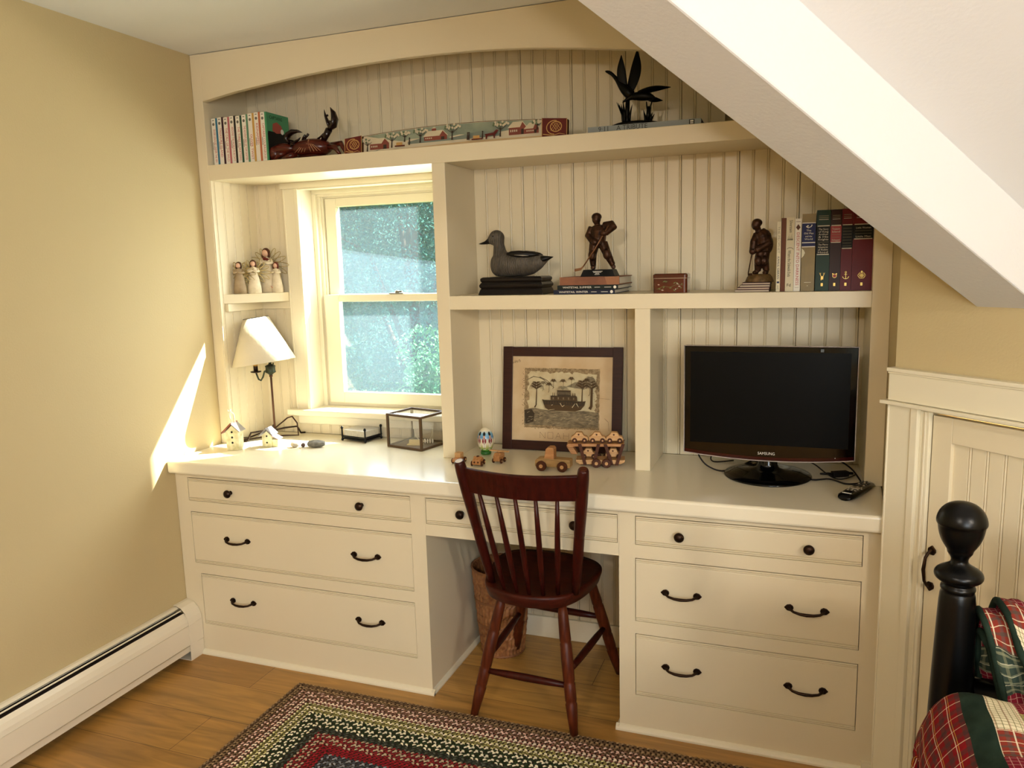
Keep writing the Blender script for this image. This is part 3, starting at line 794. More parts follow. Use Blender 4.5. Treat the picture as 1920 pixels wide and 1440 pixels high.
# ---- painted arched board
PB = thing('painted_board', 'long arched board painted with a snowy farm village, red scroll ends', 'painted board', (.632, .050, ZT1), 0, rot=(radians(-6), 0, 0))
BL, BHH = .838, .060
def btop(x): return BHH + .021 * (1 - ((x - BL / 2) / (BL / 2)) ** 2) - .002
prof = [(0, 0), (BL, 0)] + [(BL * (1 - i / 24), btop(BL * (1 - i / 24))) for i in range(25)]
mb = MB(); mb.prism(prof, 0, .014, 'y', 0)
P = Pl(mb, (0, 0, 0), (1, 0, 0), (0, 0, 1), .00006)
SNOW, SKYB, TREEB, BARN, TRK, HILL, OCH, DKR, PATH = range(1, 10)
in0, in1 = .072, BL - .088
P.poly([(in0, .003), (in1, .003)] + [(in1 - (in1 - in0) * i / 20, btop(in1 - (in1 - in0) * i / 20) - .002) for i in range(21)], SNOW)
P.poly([(in0 + .12, .040)] + [(in0 + .16 + (in1 - in0 - .18) * i / 16, .034 + .006 * sin(i * 1.1)) for i in range(17)] + [(in1 - (in1 - in0 - .01) * i / 20, btop(in1 - (in1 - in0 - .01) * i / 20) - .003) for i in range(21)], SKYB)
P.poly([(.25, .03), (.33, .044), (.42, .032), (.53, .046), (.60, .034), (.60, .024), (.25, .022)], HILL)
P.poly([(in0, .003), (in1, .003), (in1, .012), (.5, .016), (.3, .010), (in0, .008)], PATH)
P.poly([(in0 + .01, .006), (in0 + .05, .009), (in0 + .07, .014), (in0 + .05, .006)], HILL)
def barn(x, z, w, h, gx):
    P.rect(x, z, x + w, z + h, BARN)
    P.poly([(x - .005, z + h), (x + w, z + h), (x + w - gx + .012, z + h + .019), (x + .014, z + h + .019)], SNOW)
    P.poly([(x + w - gx, z), (x + w + .003, z), (x + w + .003, z + h), (x + w - gx / 2, z + h + .018), (x + w - gx, z + h)], BARN)
    P.line([(x + w - gx, z + h), (x + w - gx / 2, z + h + .018), (x + w + .006, z + h - .001)], .0028, SNOW)
    P.rect(x + w - gx * .7, z, x + w - gx * .25, z + h * .75, TRK)
    for k in range(4): P.rect(x + .005 + k * .007, z + h * .4, x + .009 + k * .007, z + h * .7, SNOW)
barn(.098, .013, .075, .020, .030); barn(.315, .028, .085, .014, .028); barn(.632, .022, .058, .024, .020); barn(.690, .022, .045, .016, .018)
P.rect(.345, .060, .362, .068, BARN); P.poly([(.343, .068), (.364, .068), (.354, .073)], SNOW)
for x, z, hh in ((.088, .008, .045), (.188, .014, .050), (.24, .030, .035), (.302, .022, .048), (.425, .022, .052), (.604, .018, .050), (.735, .030, .03)):
    P.line([(x, z), (x + .001, z + hh * .6)], .006, TRK, .0025)
    for k in range(5):
        a = pi / 2 + (k - 2) * .45; P.line([(x + .001, z + hh * .45), (x + .001 + cos(a) * hh * .5, z + hh * .45 + sin(a) * hh * .42)], .0022, TRK, .001)
    for k in range(16):
        a = k * 2.4; r = hh * .42 * sqrt((k + 1) / 16)
        xx, zz = x + cos(a) * r * 1.5, z + hh * .85 + sin(a) * r * .36
        if zz < btop(xx) - .004: P.disc(xx, zz, .0042, SNOW if k % 3 else TREEB, 7)
for x in (.262, .485, .490, .540): P.line([(x, .016), (x + .001, .036)], .006, TRK, .004); P.disc(x + .001, .039, .003, TRK, 8)
for x in (.205, .500): P.rect(x, .014, x + .040, .018, DKR); P.rect(x + .006, .018, x + .030, .028, OCH)
P.poly([(.548, .030), (.580, .033), (.590, .042), (.600, .040), (.592, .030), (.586, .024), (.586, .014), (.582, .014), (.580, .024), (.560, .023), (.556, .013), (.552, .013), (.552, .024)], DKR)
for e0, e1 in ((.0, .070), (BL - .086, BL)):
    t0, t1 = btop(e0 + .001), btop(e1)
    P.poly([(e0, 0.0005), (e1, 0.0005), (e1, t1 - .0005), (e0, t0 - .0005)], DKR)
    cx, cz = (e0 + e1) / 2 + .006, .034
    P.ring(cx, cz, .019, .003, OCH, ry=.016); P.ring(cx - .006, cz - .002, .026, .0028, OCH, a0=pi * .4, a1=pi * 1.5, ry=.022)
    for k in (-1, 0, 1):
        P.line([(cx - .010 + k * .008, cz - .012), (cx + .008 + k * .008, cz + .012)], .0014, OCH); P.line([(cx + .010 + k * .008, cz - .012), (cx - .008 + k * .008, cz + .012)], .0014, OCH)
    P.line([(e0 + .005, .012), (cx - .01, .006), (cx + .012, .011), (e1 - .006, .007)], .003, OCH, .001)
    P.line([(e1, 0), (e1, t1)], .002, OCH); P.line([(e0 + .001, 0), (e0 + .001, t0)], .002, OCH)
mb.build('board', [mat('board_edge', '#5a3a22', .6), mat('painted_snow', '#cfc0a0', .7, var=.15, vscale=40), mat('painted_sky', '#77806e', .7, color2='#8f9880', vscale=12), mat('painted_foliage', '#5d6a4c', .7), mat('painted_barn', '#7c3a2a', .7), mat('painted_dark', '#3d3026', .7), mat('painted_hill', '#737b6d', .7), mat('painted_ochre', '#b98e4e', .7), mat('painted_dark_red', '#5c201a', .6), mat('painted_path', '#c8a878', .7, var=.2, vscale=30)], PB)

# ---- grey book lying on the top shelf, bronze geese
GRYC = mat('grey_cover', '#7f8583', .45)
def d911(P, w, h):
    P.text('9·11', .052, h / 2, .021, 1); P.text('A TRIBUTE', .142, h / 2, .021, 1, fit=.098)
    P.rect(w - .036, .002, w - .020, h - .002, 2)
    P.rect(w - .033, h * .3, w - .023, h * .45, 3); P.rect(w - .033, h * .55, w - .023, h * .8, 3)
gb = book('large_book', 'large grey book lying flat under the bronze geese', (1.545, .022, ZT1 + .0005), .355, .0195, .21, GRYC, draw=d911, pal=(mat('dark_ink', '#3b3c3a', .6), BLK_T, WHT_T), flat=True, edge=mat('page_dark', '#5a4334', .8), rz=.02)
GB = mat('black_bronze', '#12120f', .33, .6, var=.3, vscale=30)
gs = thing('geese_sculpture', 'dark bronze sculpture of two geese taking off from reeds', 'sculpture', (1.684, .085, ZT1 + .0205))
mb = MB()
mb.loft([[(cos(a) * rx_ * (1 + .1 * sin(3 * a)), sin(a) * ry_, z) for a in [2 * pi * i / 24 for i in range(24)]] for rx_, ry_, z in ((.084, .05, 0), (.086, .052, .006), (.07, .044, .011), (.05, .03, .014))])
mb.build('base', GB, gs)
mb = MB(); rnd = random.Random(3)
for cx, hh, n_ in ((-.026, .085, 8), (.042, .050, 6)):
    for i in range(n_):
        a = rnd.uniform(-1, 1); hz = hh * rnd.uniform(.65, 1.0)
        mb.tube([(cx + a * .010, rnd.uniform(-.01, .01), .008), (cx + a * .014, 0, hz * .5), (cx + a * (.012 + .022 * abs(a)), 0, hz)], [.005, .0045, .0006], 6)
    mb.tube([(cx, 0, .01), (cx + .004, 0, hh + .008)], [.008, .007], 8)
mb.build('reeds', GB, gs)
def wing(mb, root, tip, width, bend, nrm=(0, 1, 0)):
    root, tip = Vector(root), Vector(tip); ax = (tip - root); Ln = ax.length; ax.normalize(); nn = Vector(nrm); sd = nn.cross(ax).normalized()
    loops = []
    for i in range(11):
        t = i / 10; w = width * (sin(pi * min(1, t * .85 + .12)) ** .6) * (1 - t ** 5) + .001
        c = root + ax * Ln * t + sd * bend * sin(pi * t)
        loops.append([tuple(c + sd * w * cos(a) + nn * .0035 * (1 - t * .7) * sin(a)) for a in [2 * pi * k / 12 for k in range(12)]])
    mb.loft(loops)
g1 = MB()
g1.tube([(-.005, 0, .090), (-.022, 0, .108), (-.042, 0, .130), (-.058, 0, .152), (-.074, 0, .170), (-.083, 0, .176), (-.097, 0, .181)], [.016, .019, .014, .006, .0055, .0065, .0018], 14)
g1.tube([(-.005, 0, .092), (.014, .0, .085)], [.015, .004], 10)
wing(g1, (-.030, -.006, .112), (-.040, -.012, .222), .015, -.006)
wing(g1, (-.018, .006, .108), (.006, .012, .242), .018, .008)
g1.build('goose', GB, gs, subsurf=1)
g2 = MB()
g2.tube([(-.028, -.004, .082), (-.010, -.004, .094), (.020, -.004, .092), (.050, -.004, .088), (.068, -.004, .080)], [.004, .010, .017, .013, .003], 14)
g2.tube([(-.040, -.008, .075), (-.018, -.006, .090), (0, -.004, .098)], [.0035, .0055, .010], 10)
wing(g2, (.01, -.008, .100), (.118, -.012, .108), .012, -.006, (0, .6, .8))
wing(g2, (.03, .008, .092), (.085, .03, .078), .012, .004, (0, .6, .8))
g2.tube([(.038, -.004, .078), (.040, 0, .045)], .003, 6); g2.tube([(.050, -.004, .078), (.058, 0, .072), (.045, 0, .050)], .003, 6)
g2.build('goose', GB, gs, subsurf=1)

# ---- grey duck decoy on its plinth
pz = thing('display_plinth', 'black stepped wooden plinth under the duck decoy', 'plinth', (1.262, .095, ZM1))
def rl(hx, hy, z): return [(-hx, -hy, z), (hx, -hy, z), (hx, hy, z), (-hx, hy, z)]
BLKW = mat('black_lacquered_wood', '#17120f', .3, var=.3, vscale=30)
lv = [(.137, .068, 0), (.137, .068, .004), (.131, .062, .020), (.128, .059, .0215), (.134, .064, .028), (.135, .065, .034), (.129, .060, .042), (.126, .057, .0435), (.131, .061, .049), (.131, .061, .057), (.126, .057, .060), (.122, .053, .0615)]
MB().loft([rl(a * .86, b, c) for a, b, c in lv], smooth=False).build('plinth', BLKW, pz, bevel=.0012)
dk = thing('duck_decoy', 'grey wooden duck decoy with black bill and dark wings', 'duck decoy', (1.268, .095, ZM1 + .0617))
DG = mat('duck_grey', '#5d564c', .55, color2='#484239', vscale=30)
# rippled feather marks
_n = DG.node_tree; _w = _n.nodes.new('ShaderNodeTexWave'); _w.inputs['Scale'].default_value = 42; _w.inputs['Distortion'].default_value = 6; _w.inputs['Detail'].default_value = 2
_w.bands_direction = 'X'; _t = _n.nodes.new('ShaderNodeTexCoord'); _n.links.new(_t.outputs['Object'], _w.inputs[0]); _b = _n.nodes.new('ShaderNodeBump'); _b.inputs['Strength'].default_value = .7; _b.inputs['Distance'].default_value = .002
_n.links.new(_w.outputs['Fac'], _b.inputs['Height']); _n.links.new(_b.outputs[0], _n.nodes['Principled BSDF'].inputs['Normal'])
mb = MB()
sect = [(-.098, .040, .012, .012), (-.092, .042, .030, .026), (-.078, .041, .040, .037), (-.05, .042, .0425, .047), (-.01, .042, .0425, .050), (.03, .042, .0415, .046), (.06, .044, .036, .037), (.085, .049, .025, .024), (.102, .053, .012, .012), (.112, .055, .004, .005)]
mb.loft([[(x, ry * cos(a), max(.0, cz + rz * sin(a))) for a in [2 * pi * k / 24 for k in range(24)]] for x, cz, rz, ry in sect])
mb.tube([(-.060, 0, .060), (-.066, 0, .090), (-.068, 0, .112), (-.070, 0, .128)], [.032, .023, .019, .022], 18)
mb.ball((-.076, 0, .136), (.029, .022, .027)); mb.ball((-.088, 0, .130), (.022, .018, .019))
mb.build('body', DG, dk, remesh=.0032, smooth_it=5)
mb = MB(); mb.loft([[(x, ry * cos(a), cz + rz * sin(a)) for a in [2 * pi * k / 16 for k in range(16)]] for x, cz, rz, ry in [(-.099, .129, .014, .013), (-.108, .125, .010, .012), (-.120, .120, .0055, .012), (-.134, .1175, .0032, .011), (-.143, .117, .001, .004)]])
mb.build('bill', mat('duck_black', '#14110f', .4, var=.3), dk)
for sg in (-1, 1):
    mb = MB(); mb.loft([[(x, sg * (yy + t * cos(a)), cz + rz * sin(a)) for a in [2 * pi * k / 14 for k in range(14)]] for x, cz, rz, yy, t in [(-.028, .079, .003, .030, .004), (-.01, .078, .010, .033, .009), (.02, .076, .013, .035, .010), (.05, .075, .011, .031, .010), (.075, .074, .006, .024, .007), (.088, .072, .001, .018, .002)]])
    mb.build('wing', MATS['duck_black'], dk, label='dark wing feathers')
    MB().tube([(.005, sg * .0455, .074), (.035, sg * .0455, .0715), (.055, sg * .041, .070)], [.0005, .0025, .0005], 8).build('wing_bar', mat('duck_pale', '#8d877a', .5), dk)
    MB().ball((-.082, sg * .0205, .141), .0028, 0, 10, 8).build('eye', MATS['duck_black'], dk)
mb = MB(); mb.loft([[(x, ry * cos(a), cz + rz * sin(a)) for a in [2 * pi * k / 12 for k in range(12)]] for x, cz, rz, ry in [(.082, .054, .018, .020), (.100, .057, .012, .018), (.116, .061, .006, .014), (.130, .064, .001, .004)]]); mb.build('tail', MATS['duck_black'], dk, label='dark tail feathers')

# ---- stack of three books under the hockey player
def dsp(t1, m=2):
    def f(P, w, h):
        P.text(t1, w * .33, h / 2, h * .62, 1, fit=w * .48); P.rect(w * .62, h * .46, w * .71, h * .56, 1); P.rect(w * .78, h * .45, w * .89, h * .55, 1); P.disc(w * .95, h / 2, h * .34, 1)
    return f
wt = [WHT_T]
BLU = mat('navy_cover', '#1d2236', .35); TEAL = mat('teal_black_cover', '#141f1f', .35)
book('picture_book', 'navy book lettered WHITETAIL WINTER, bottom of the stack under the hockey player', (1.424, .010, ZM1 + .0004), .208, .0145, .225, BLU, 'stacked books under the hockey player', draw=dsp('WHITETAIL WINTER'), pal=wt, flat=True)
book('picture_book', 'dark book lettered WHITETAIL SUMMER, middle of the stack under the hockey player', (1.436, .014, ZM1 + .0153), .206, .0145, .222, TEAL, 'stacked books under the hockey player', draw=dsp('WHITETAIL SUMMER'), pal=wt, flat=True)
BRC = mat('worn_leather', '#875334', .6, color2='#6d3f26', vscale=14, bump=.3)
def dbr(P, w, h): P.poly([(w * .80, .0005), (w - .0005, .0005), (w - .0005, h - .0005), (w * .76, h - .0005), (w * .78, h * .5)], 1)
book('worn_book', 'worn brown leather book, top of the stack under the hockey player', (1.444, .016, ZM1 + .0302), .202, .0265, .205, BRC, 'stacked books under the hockey player', draw=dbr, pal=[mat('torn_leather', '#9c6a4a', .8, var=.2)], flat=True)

# ---- hockey player statuettes
STB = mat('statuette_bronze', '#4a3020', .38, .55, color2='#2c1c12', vscale=70, bump=.4, bscale=130)
def player(root, P):
    """one continuous cast body: limbs as tapered tubes fused together"""
    mb = MB()
    for pts, r in P['tubes']: mb.tube(pts, [x * 1.13 for x in r], 14)
    for c, r in P['balls']: mb.ball(c, tuple(x * 1.10 for x in r))
    return mb.build('player_body', STB, root, remesh=.0018, smooth_it=2)
h1 = thing('hockey_statuette', 'bronze hockey player statuette standing on the stacked books, stick across his body', 'statuette', (1.565, .085, ZM1 + .0568))
mb = MB(); mb.loft([rl(.058, .036, 0), rl(.058, .036, .002), rl(.050, .030, .0215), rl(.049, .029, .0225)], smooth=False)
o = Vector((0, -.0352, .003)); P = Pl(mb, o, (1, 0, 0), (0, .30, 1), .0001); P.k = .0006
P.rect(-.040, 0, .040, .017, 1)
for k, ww in enumerate((.034, .028, .014, .018)):
    for j in range(int(ww / .0034)): P.rect(-ww / 2 + j * .0034, .0132 - k * .0037, -ww / 2 + j * .0034 + .0026, .0149 - k * .0037, 2)
mb.build('base', [BLACKM, mat('plaque_black', '#0a0a0b', .3), WHT_T], h1)
B = .0225
body1 = dict(tubes=[
    ([(-.006, 0, B + .083), (-.004, 0, B + .108), (-.003, -.002, B + .130), (-.004, -.004, B + .146)], [.022, .023, .025, .016]),
    ([(-.018, 0, B + .086), (-.024, -.004, B + .050), (-.023, 0, B + .012)], [.0155, .0125, .0085]),
    ([(.010, 0, B + .086), (.026, -.006, B + .052), (.044, 0, B + .014)], [.0155, .0125, .0085]),
    ([(-.023, .006, B + .008), (-.022, -.016, B + .006)], [.0075, .006]), ([(.044, .006, B + .009), (.050, -.014, B + .007)], [.0075, .006]),
    ([(-.024, 0, B + .138), (-.036, -.008, B + .112), (-.018, -.026, B + .092)], [.013, .0115, .009]),
    ([(.016, 0, B + .142), (.042, -.006, B + .146), (.050, -.014, B + .138), (.026, -.028, B + .118)], [.013, .0125, .0115, .0095]),
    ([(-.006, -.006, B + .148), (-.008, -.008, B + .160)], [.009, .009])],
    balls=[((-.008, -.010, B + .166), (.0135, .0145, .0165)), ((-.008, -.007, B + .173), (.0155, .0165, .0125)), ((-.010, -.030, B + .090), (.0105, .009, .010)), ((.022, -.031, B + .118), (.010, .009, .010)),
           ((-.024, -.014, B + .048), (.0115, .008, .016)), ((.027, -.017, B + .050), (.0115, .008, .016)), ((-.010, -.022, B + .163), (.003, .004, .004))])
player(h1, body1)
mb = MB(); mb.tube([(.038, -.034, B + .142), (-.006, -.036, B + .070), (-.047, -.038, B + .012)], .0022, 8)
mb.loft([[(x, y + t, z + w), (x, y - t, z + w), (x, y - t, z - w), (x, y + t, z - w)] for x, y, z, w, t in ((-.045, -.038, B + .014, .002, .0015), (-.056, -.038, B + .003, .0045, .0012), (-.078, -.037, B - .0005, .0045, .001))], smooth=False)
mb.build('hockey_stick', mat('stick_bronze', '#7a5232', .4, .4), h1)
for x in (-.022, .047): MB().box((x - .0012, -.020, B), (x + .0012, .012, B + .004)).build('skate_blade', STB, h1)

# ---- small tin
tn = thing('lidded_box', 'small dark red lacquered box with painted leaves, alone on the shelf', 'box', (1.806, .075, ZM1), rot=(0, 0, 0))
def rr(hx, hy, r, z, n=5):
    o = []
    for cx, cy, a0 in ((hx - r, hy - r, 0), (-hx + r, hy - r, pi / 2), (-hx + r, -hy + r, pi), (hx - r, -hy + r, 1.5 * pi)):
        for i in range(n + 1): o.append((cx + r * cos(a0 + pi / 2 * i / n), cy + r * sin(a0 + pi / 2 * i / n), z))
    return o
LAC = mat('lacquer_red', '#471a10', .15, color2='#5d2414', vscale=14, coat=.6)
mb = MB(); mb.loft([rr(.053, .038, .010, .0), rr(.054, .039, .010, .001), rr(.054, .039, .010, .0455)], smooth=False)
P = Pl(mb, (0, -.039, 0), (1, 0, 0), (0, 0, 1), .00006); rnd = random.Random(5)
for i in range(16):
    x, z = rnd.uniform(-.040, .040), rnd.uniform(.008, .036); a = rnd.uniform(-.6, .9); l_ = rnd.uniform(.006, .012)
    m_ = 1 if i < 11 else 2
    P.poly([(x, z), (x + l_ * .5 * cos(a) - .002 * sin(a), z + l_ * .5 * sin(a) + .002 * cos(a)), (x + l_ * cos(a), z + l_ * sin(a)), (x + l_ * .5 * cos(a) + .002 * sin(a), z + l_ * .5 * sin(a) - .002 * cos(a))], m_)
P.line([(-.042, .012), (-.02, .022), (.0, .018), (.025, .028), (.042, .024)], .001, 1)
mb.build('box', [LAC, mat('leaf_paint', '#5b6a2c', .4), mat('petal_paint', '#c9b9a6', .4)], tn)
MB().loft([rr(.0545, .0395, .010, .0455), rr(.0552, .0402, .010, .047), rr(.0552, .0402, .010, .0475)], smooth=False).build('rim', mat('tin_rim', '#b7a28a', .3, .5), tn)
MB().loft([rr(.055, .040, .010, .0478), rr(.055, .040, .010, .058), rr(.051, .036, .008, .0615)], smooth=False).build('lid', LAC, tn)

# ---- four thin booklets + second hockey player
cols = ['#6f5f4c', '#5a2f2c', '#6a5a44', '#4a2a26']
for k in range(4):
    w = .101 - k * .006
    lab = ['bottom booklet of the pile under the leaning hockey player', 'second booklet from the bottom under the leaning hockey player', 'third booklet from the bottom under the leaning hockey player', 'top booklet of the pile, touching the bronze rock base'][k]
    book('thin_booklet', 'thin dark-edged ' + lab, (2.008 + k * .007, .020 + k * .004, ZM1 + .0004 + k * .0072), w, .0068, .16 - k * .01, mat('booklet_%d' % k, cols[k], .5), 'thin booklets under the statuette', flat=True, draw=lambda P, w, h: P.rect(.001, h * .30, w - .001, h * .72, 1), pal=[mat('pale_edge', '#c7b49c', .6)])
h2 = thing('hockey_statuette', 'bronze hockey player statuette leaning on his stick beside the row of books', 'statuette', (2.078, .075, ZM1 + .0296))
mb = MB(); mb.loft([[(cos(a) * rx_ + .002 * sin(3 * a + z * 90), sin(a) * ry_, z) for a in [2 * pi * i / 20 + pi / 4 for i in range(20)]] for rx_, ry_, z in ((.042, .034, 0), (.041, .033, .004), (.036, .028, .015), (.031, .025, .022), (.028, .022, .024))])
mb.build('rock_base', mat('rock_bronze', '#7a5c38', .5, .4, color2='#54401f', vscale=60, bump=.6), h2)
B = .023
body2 = dict(tubes=[
    ([(.010, 0, B + .070), (.010, 0, B + .095), (.004, -.004, B + .122), (-.004, -.006, B + .132)], [.019, .021, .022, .015]),
    ([(.004, 0, B + .074), (-.004, -.008, B + .044), (-.006, 0, B + .010)], [.0145, .0115, .0085]),
    ([(.014, .004, B + .074), (.014, -.002, B + .042), (.020, .004, B + .010)], [.0145, .0115, .0085]),
    ([(-.008, 0, B + .007), (-.018, -.010, B + .005)], [.0075, .0055]), ([(.020, .002, B + .007), (.014, -.014, B + .005)], [.0075, .0055]),
    ([(-.008, -.008, B + .122), (-.018, -.018, B + .100), (-.022, -.020, B + .070)], [.012, .0105, .0085]),
    ([(.018, 0, B + .122), (.026, -.012, B + .095), (-.012, -.026, B + .074)], [.012, .011, .009]),
    ([(-.004, -.006, B + .130), (-.010, -.012, B + .145)], [.0085, .0085])],
    balls=[((-.013, -.014, B + .152), (.0125, .0135, .015)), ((-.010, -.012, B + .158), (.0145, .015, .012)), ((-.021, -.022, B + .072), (.010, .009, .010)), ((-.019, -.026, B + .148), (.003, .0035, .004)), ((-.004, -.017, B + .042), (.0105, .008, .014)), ((.013, -.012, B + .042), (.0105, .008, .014)), ((.020, .006, B + .092), (.017, .018, .028))])
player(h2, body2)
mb = MB(); mb.tube([(-.020, -.022, B + .078), (-.027, -.022, B + .040), (-.033, -.020, B + .004)], .0018, 8)
mb.loft([[(x, y + t, z + w), (x, y - t, z + w), (x, y - t, z - w), (x, y + t, z - w)] for x, y, z, w, t in ((-.032, -.02, B + .006, .002, .0015), (-.034, -.022, B + .001, .0035, .0012), (-.020, -.032, B + .0015, .0035, .001))], smooth=False)
mb.build('hockey_stick', STB, h2)

# ---- nine books at the right end of the middle shelf
def vt(P, st, x, z0, z1, size, m, up=False, fit=True): P.text(st, x, (z0 + z1) / 2, size, m, rot=-pi / 2, fit=(z1 - z0))
def b0(P, w, h): vt(P, 'THE PROPHET', w * .45, h * .55, h * .93, .0085, 1); vt(P, 'KAHLIL GIBRAN', w * .45, h * .18, h * .50, .0085, 2); P.rect(w * .2, h * .12, w * .8, h * .145, 2); vt(P, 'KNOPF', w * .45, h * .03, h * .09, .006, 1)
def b2(P, w, h):
    vt(P, 'Silverstein', w * .55, h * .80, h * .965, .013, 1); vt(P, 'Where the Sidewalk Ends', w * .42, h * .20, h * .56, .013, 1); P.text('Fd', w * .45, h * .085, .013, 1)
    P.ring(w * .5, h * .56, w * .42, .0012, 1, a0=.3, a1=2.6, ry=.008)
    for k in range(7): P.line([(w * (.2 + .09 * k), h * .70), (w * (.18 + .1 * k), h * (.74 + .02 * (k % 3)))], .0012, 2, .0004); P.line([(w * (.15 + .1 * k), h * .695), (w * (.22 + .1 * k), h * .715)], .001, 1)
def b3(P, w, h): P.poly([(w * .5, h * .84), (w * .85, h * .88), (w * .5, h * .925), (w * .15, h * .88)], 2); vt(P, 'DESCENT INTO DARKNESS', w * .5, h * .085, h * .81, .0118, 1); P.rect(w * .15, h * .955, w * .85, h * .96, 2); P.rect(w * .2, h * .05, w * .8, h * .053, 2)
def b4(P, w, h):
    P.rect(0, h * .575, w, h * .885, 1); P.rect(0, h * .878, w, h * .887, 2); P.rect(0, h * .625, w, h * .636, 2); P.rect(0, h * .572, w, h * .583, 2)
    P.line([(w * .3, h * .84), (w * .45, h * .82), (w * .6, h * .83), (w * .75, h * .85)], .003, 2, .001); P.disc(w * .42, h * .845, .0022, 2, 8); P.line([(w * .65, h * .83), (w * .72, h * .86)], .002, 2)
    for k, s_ in enumerate(('The', 'Old Man', 'and the', 'World')): P.text(s_, w * .5, h * (.785 - .037 * k), .0075, 2, fit=w * (.35, .7, .5, .6)[k])
    P.poly([(0, h * .56), (w * .18, h * .53), (w * .26, h * .50), (w * .16, h * .46), (0, h * .43)], 3); P.rect(w * .25, h * .113, w * .75, h * .119, 3); P.rect(w * .45, h * .068, w * .55, h * .074, 3)
def emb(P, w, h, kind):
    x, z = w * .5, h * .185
    if kind == 'stag':
        for sg in (-1, 1):
            P.line([(x, z - .004), (x + sg * .004, z + .002), (x + sg * .0075, z + .010)], .0018, 2, .0008); P.line([(x + sg * .005, z + .004), (x + sg * .0035, z + .010)], .0012, 2, .0005)
        P.poly([(x - .003, z), (x + .004, z - .001), (x + .003, z - .011), (x + .0005, z - .009), (x - .003, z - .013), (x - .0035, z - .006)], 2)
    if kind == 'bear': P.disc(x, z, .0048, 1, 16); P.disc(x - .005, z + .006, .002, 2, 8); P.disc(x + .005, z + .006, .002, 2, 8); P.ring(x, z, .0055, .0012, 2)
    if kind == 'anchor': P.line([(x, z - .010), (x, z + .008)], .0014, 3); P.ring(x, z + .010, .0022, .0010, 3); P.ring(x, z - .001, .0085, .0014, 3, a0=pi * 1.05, a1=pi * 1.95); P.line([(x - .004, z + .004), (x + .004, z + .004)], .0012, 3)
    if kind == 'knot':
        for k in range(6): P.ring(x + .0055 * cos(k * pi / 3), z + .0045 * sin(k * pi / 3), .0050, .0009, 3, 14)
        P.ring(x, z, .0035, .0010, 3); P.disc(x, z + .011, .0025, 3, 8)
    P.rect(x - .003, h * .060, x + .003, h * .098, 2)
def classic(lines, band, a, b, kind, stripes=()):
    def f(P, w, h):
        P.rect(0, h * a, w, h * b, 1 if band else 1)
        P.rect(w * .06, h * b, w * .94, h * (b + .011), 4); P.rect(w * .06, h * (a - .006), w * .94, h * (a + .005), 4)
        for k in range(3): P.rect(w * .15, h * (.925 - .022 * k), w * .85, h * (.931 - .022 * k), 5 if k < 2 else 4)
        n = len(lines)
        for k, s_ in enumerate(lines):
            zz = h * (b - .02 - (b - a - .03) * (k + .5) / n)
            if s_ == '-': P.rect(w * .1, zz - .0004, w * .9, zz + .0004, 5)
            else: P.text(s_, w * .5, zz, min(.0078, w * .32), 4, fit=w * .72)
        emb(P, w, h, kind)
    return f
ECR = mat('cream_spine', '#d8ccaa', .5); BRN = mat('brown_cloth', '#6a3a22', .7, var=.2); CR2 = mat('cream_spine_two', '#d2c6a4', .5, var=.1); DGN = mat('green_leather', '#14301f', .4); DBN = mat('brown_leather', '#2e150e', .4); DRD = mat('red_leather', '#5a0f16', .4); OLV = mat('olive_jacket', '#6d5a2a', .45, color2='#8b7434', vscale=9)
SILV2 = mat('silver_line', '#b3a891', .4, .3); DIMG = mat('dim_foil', '#7d7558', .5, .3); BRT = mat('bright_red', '#8e1c20', .5); NVY = mat('navy_label', '#1d2350', .5); DKB = mat('dark_box', '#0c0e0c', .5); GRAYP = mat('faded_gray', '#8b8268', .6); OLT = mat('pale_jacket', '#d8cfae', .5)
rows = [
 (0.0120, .2100, ECR, b0, [GRAYP, MATS['navy_label']], 'thin cream book lettered THE PROPHET, nearest the statuette'),
 (0.0138, .2200, BRN, None, [], 'plain brown cloth-bound book between two cream ones'),
 (0.0240, .2200, CR2, b2, [BLK_T, mat('sepia', '#8b8062', .6)], 'cream book with a sketched branch on its spine'),
 (0.0190, .2165, SPW, b3, [RED_T, mat('brown_mark', '#5a3a2a', .6)], 'white book with red title DESCENT INTO DARKNESS'),
 (0.0385, .2290, OLV, b4, [NVY, WHT_T, OLT], 'thick olive book with a blue title label'),
 (0.0385, .2385, DGN, classic(('The Story', 'of King', 'Arthur', '& His', 'Knights', '-', 'The Merry', 'Adventures', 'of Robin', 'Hood'), 1, .455, .80, 'stag'), [DKB, GOLD, GOLD, SILV2, DIMG], 'dark green leather book with a gold stag'),
 (0.0305, .2385, DBN, classic(('Treasure', 'Island', '-', '-', 'Kidnapped'), 1, .60, .80, 'bear'), [BRT, GOLD, GOLD, SILV2, DIMG], 'dark brown leather book with a bright red label'),
 (0.0305, .2395, DRD, classic(('-', '-', '-', '-', '-', '-', '-'), 1, .52, .80, 'anchor'), [DKB, GOLD, GOLD, SILV2, DIMG], 'dark red leather book with a gold anchor'),
 (0.0560, .2395, DRD, classic(('Little Women', '-', '-', 'Little Men'), 1, .63, .80, 'knot'), [DKB, GOLD, GOLD, SILV2, DIMG], 'widest dark red leather book with a gold knot, against the end panel'),
]
bx = 2.1285
for k, (w, hh, cm, dr_, pal, lab) in enumerate(rows):
    if k == 4: bx += .0012
    if k == 5: bx += .0020
    book('hardback_book', lab, (bx, .030 + (0, .004, .0, .004, -.004, .006, .006, .006, .006)[k], ZM1 + .0004), w - .0005, hh, .165, cm, 'hardback books at the end of the middle shelf', draw=dr_, pal=pal)
    bx += w + .0002

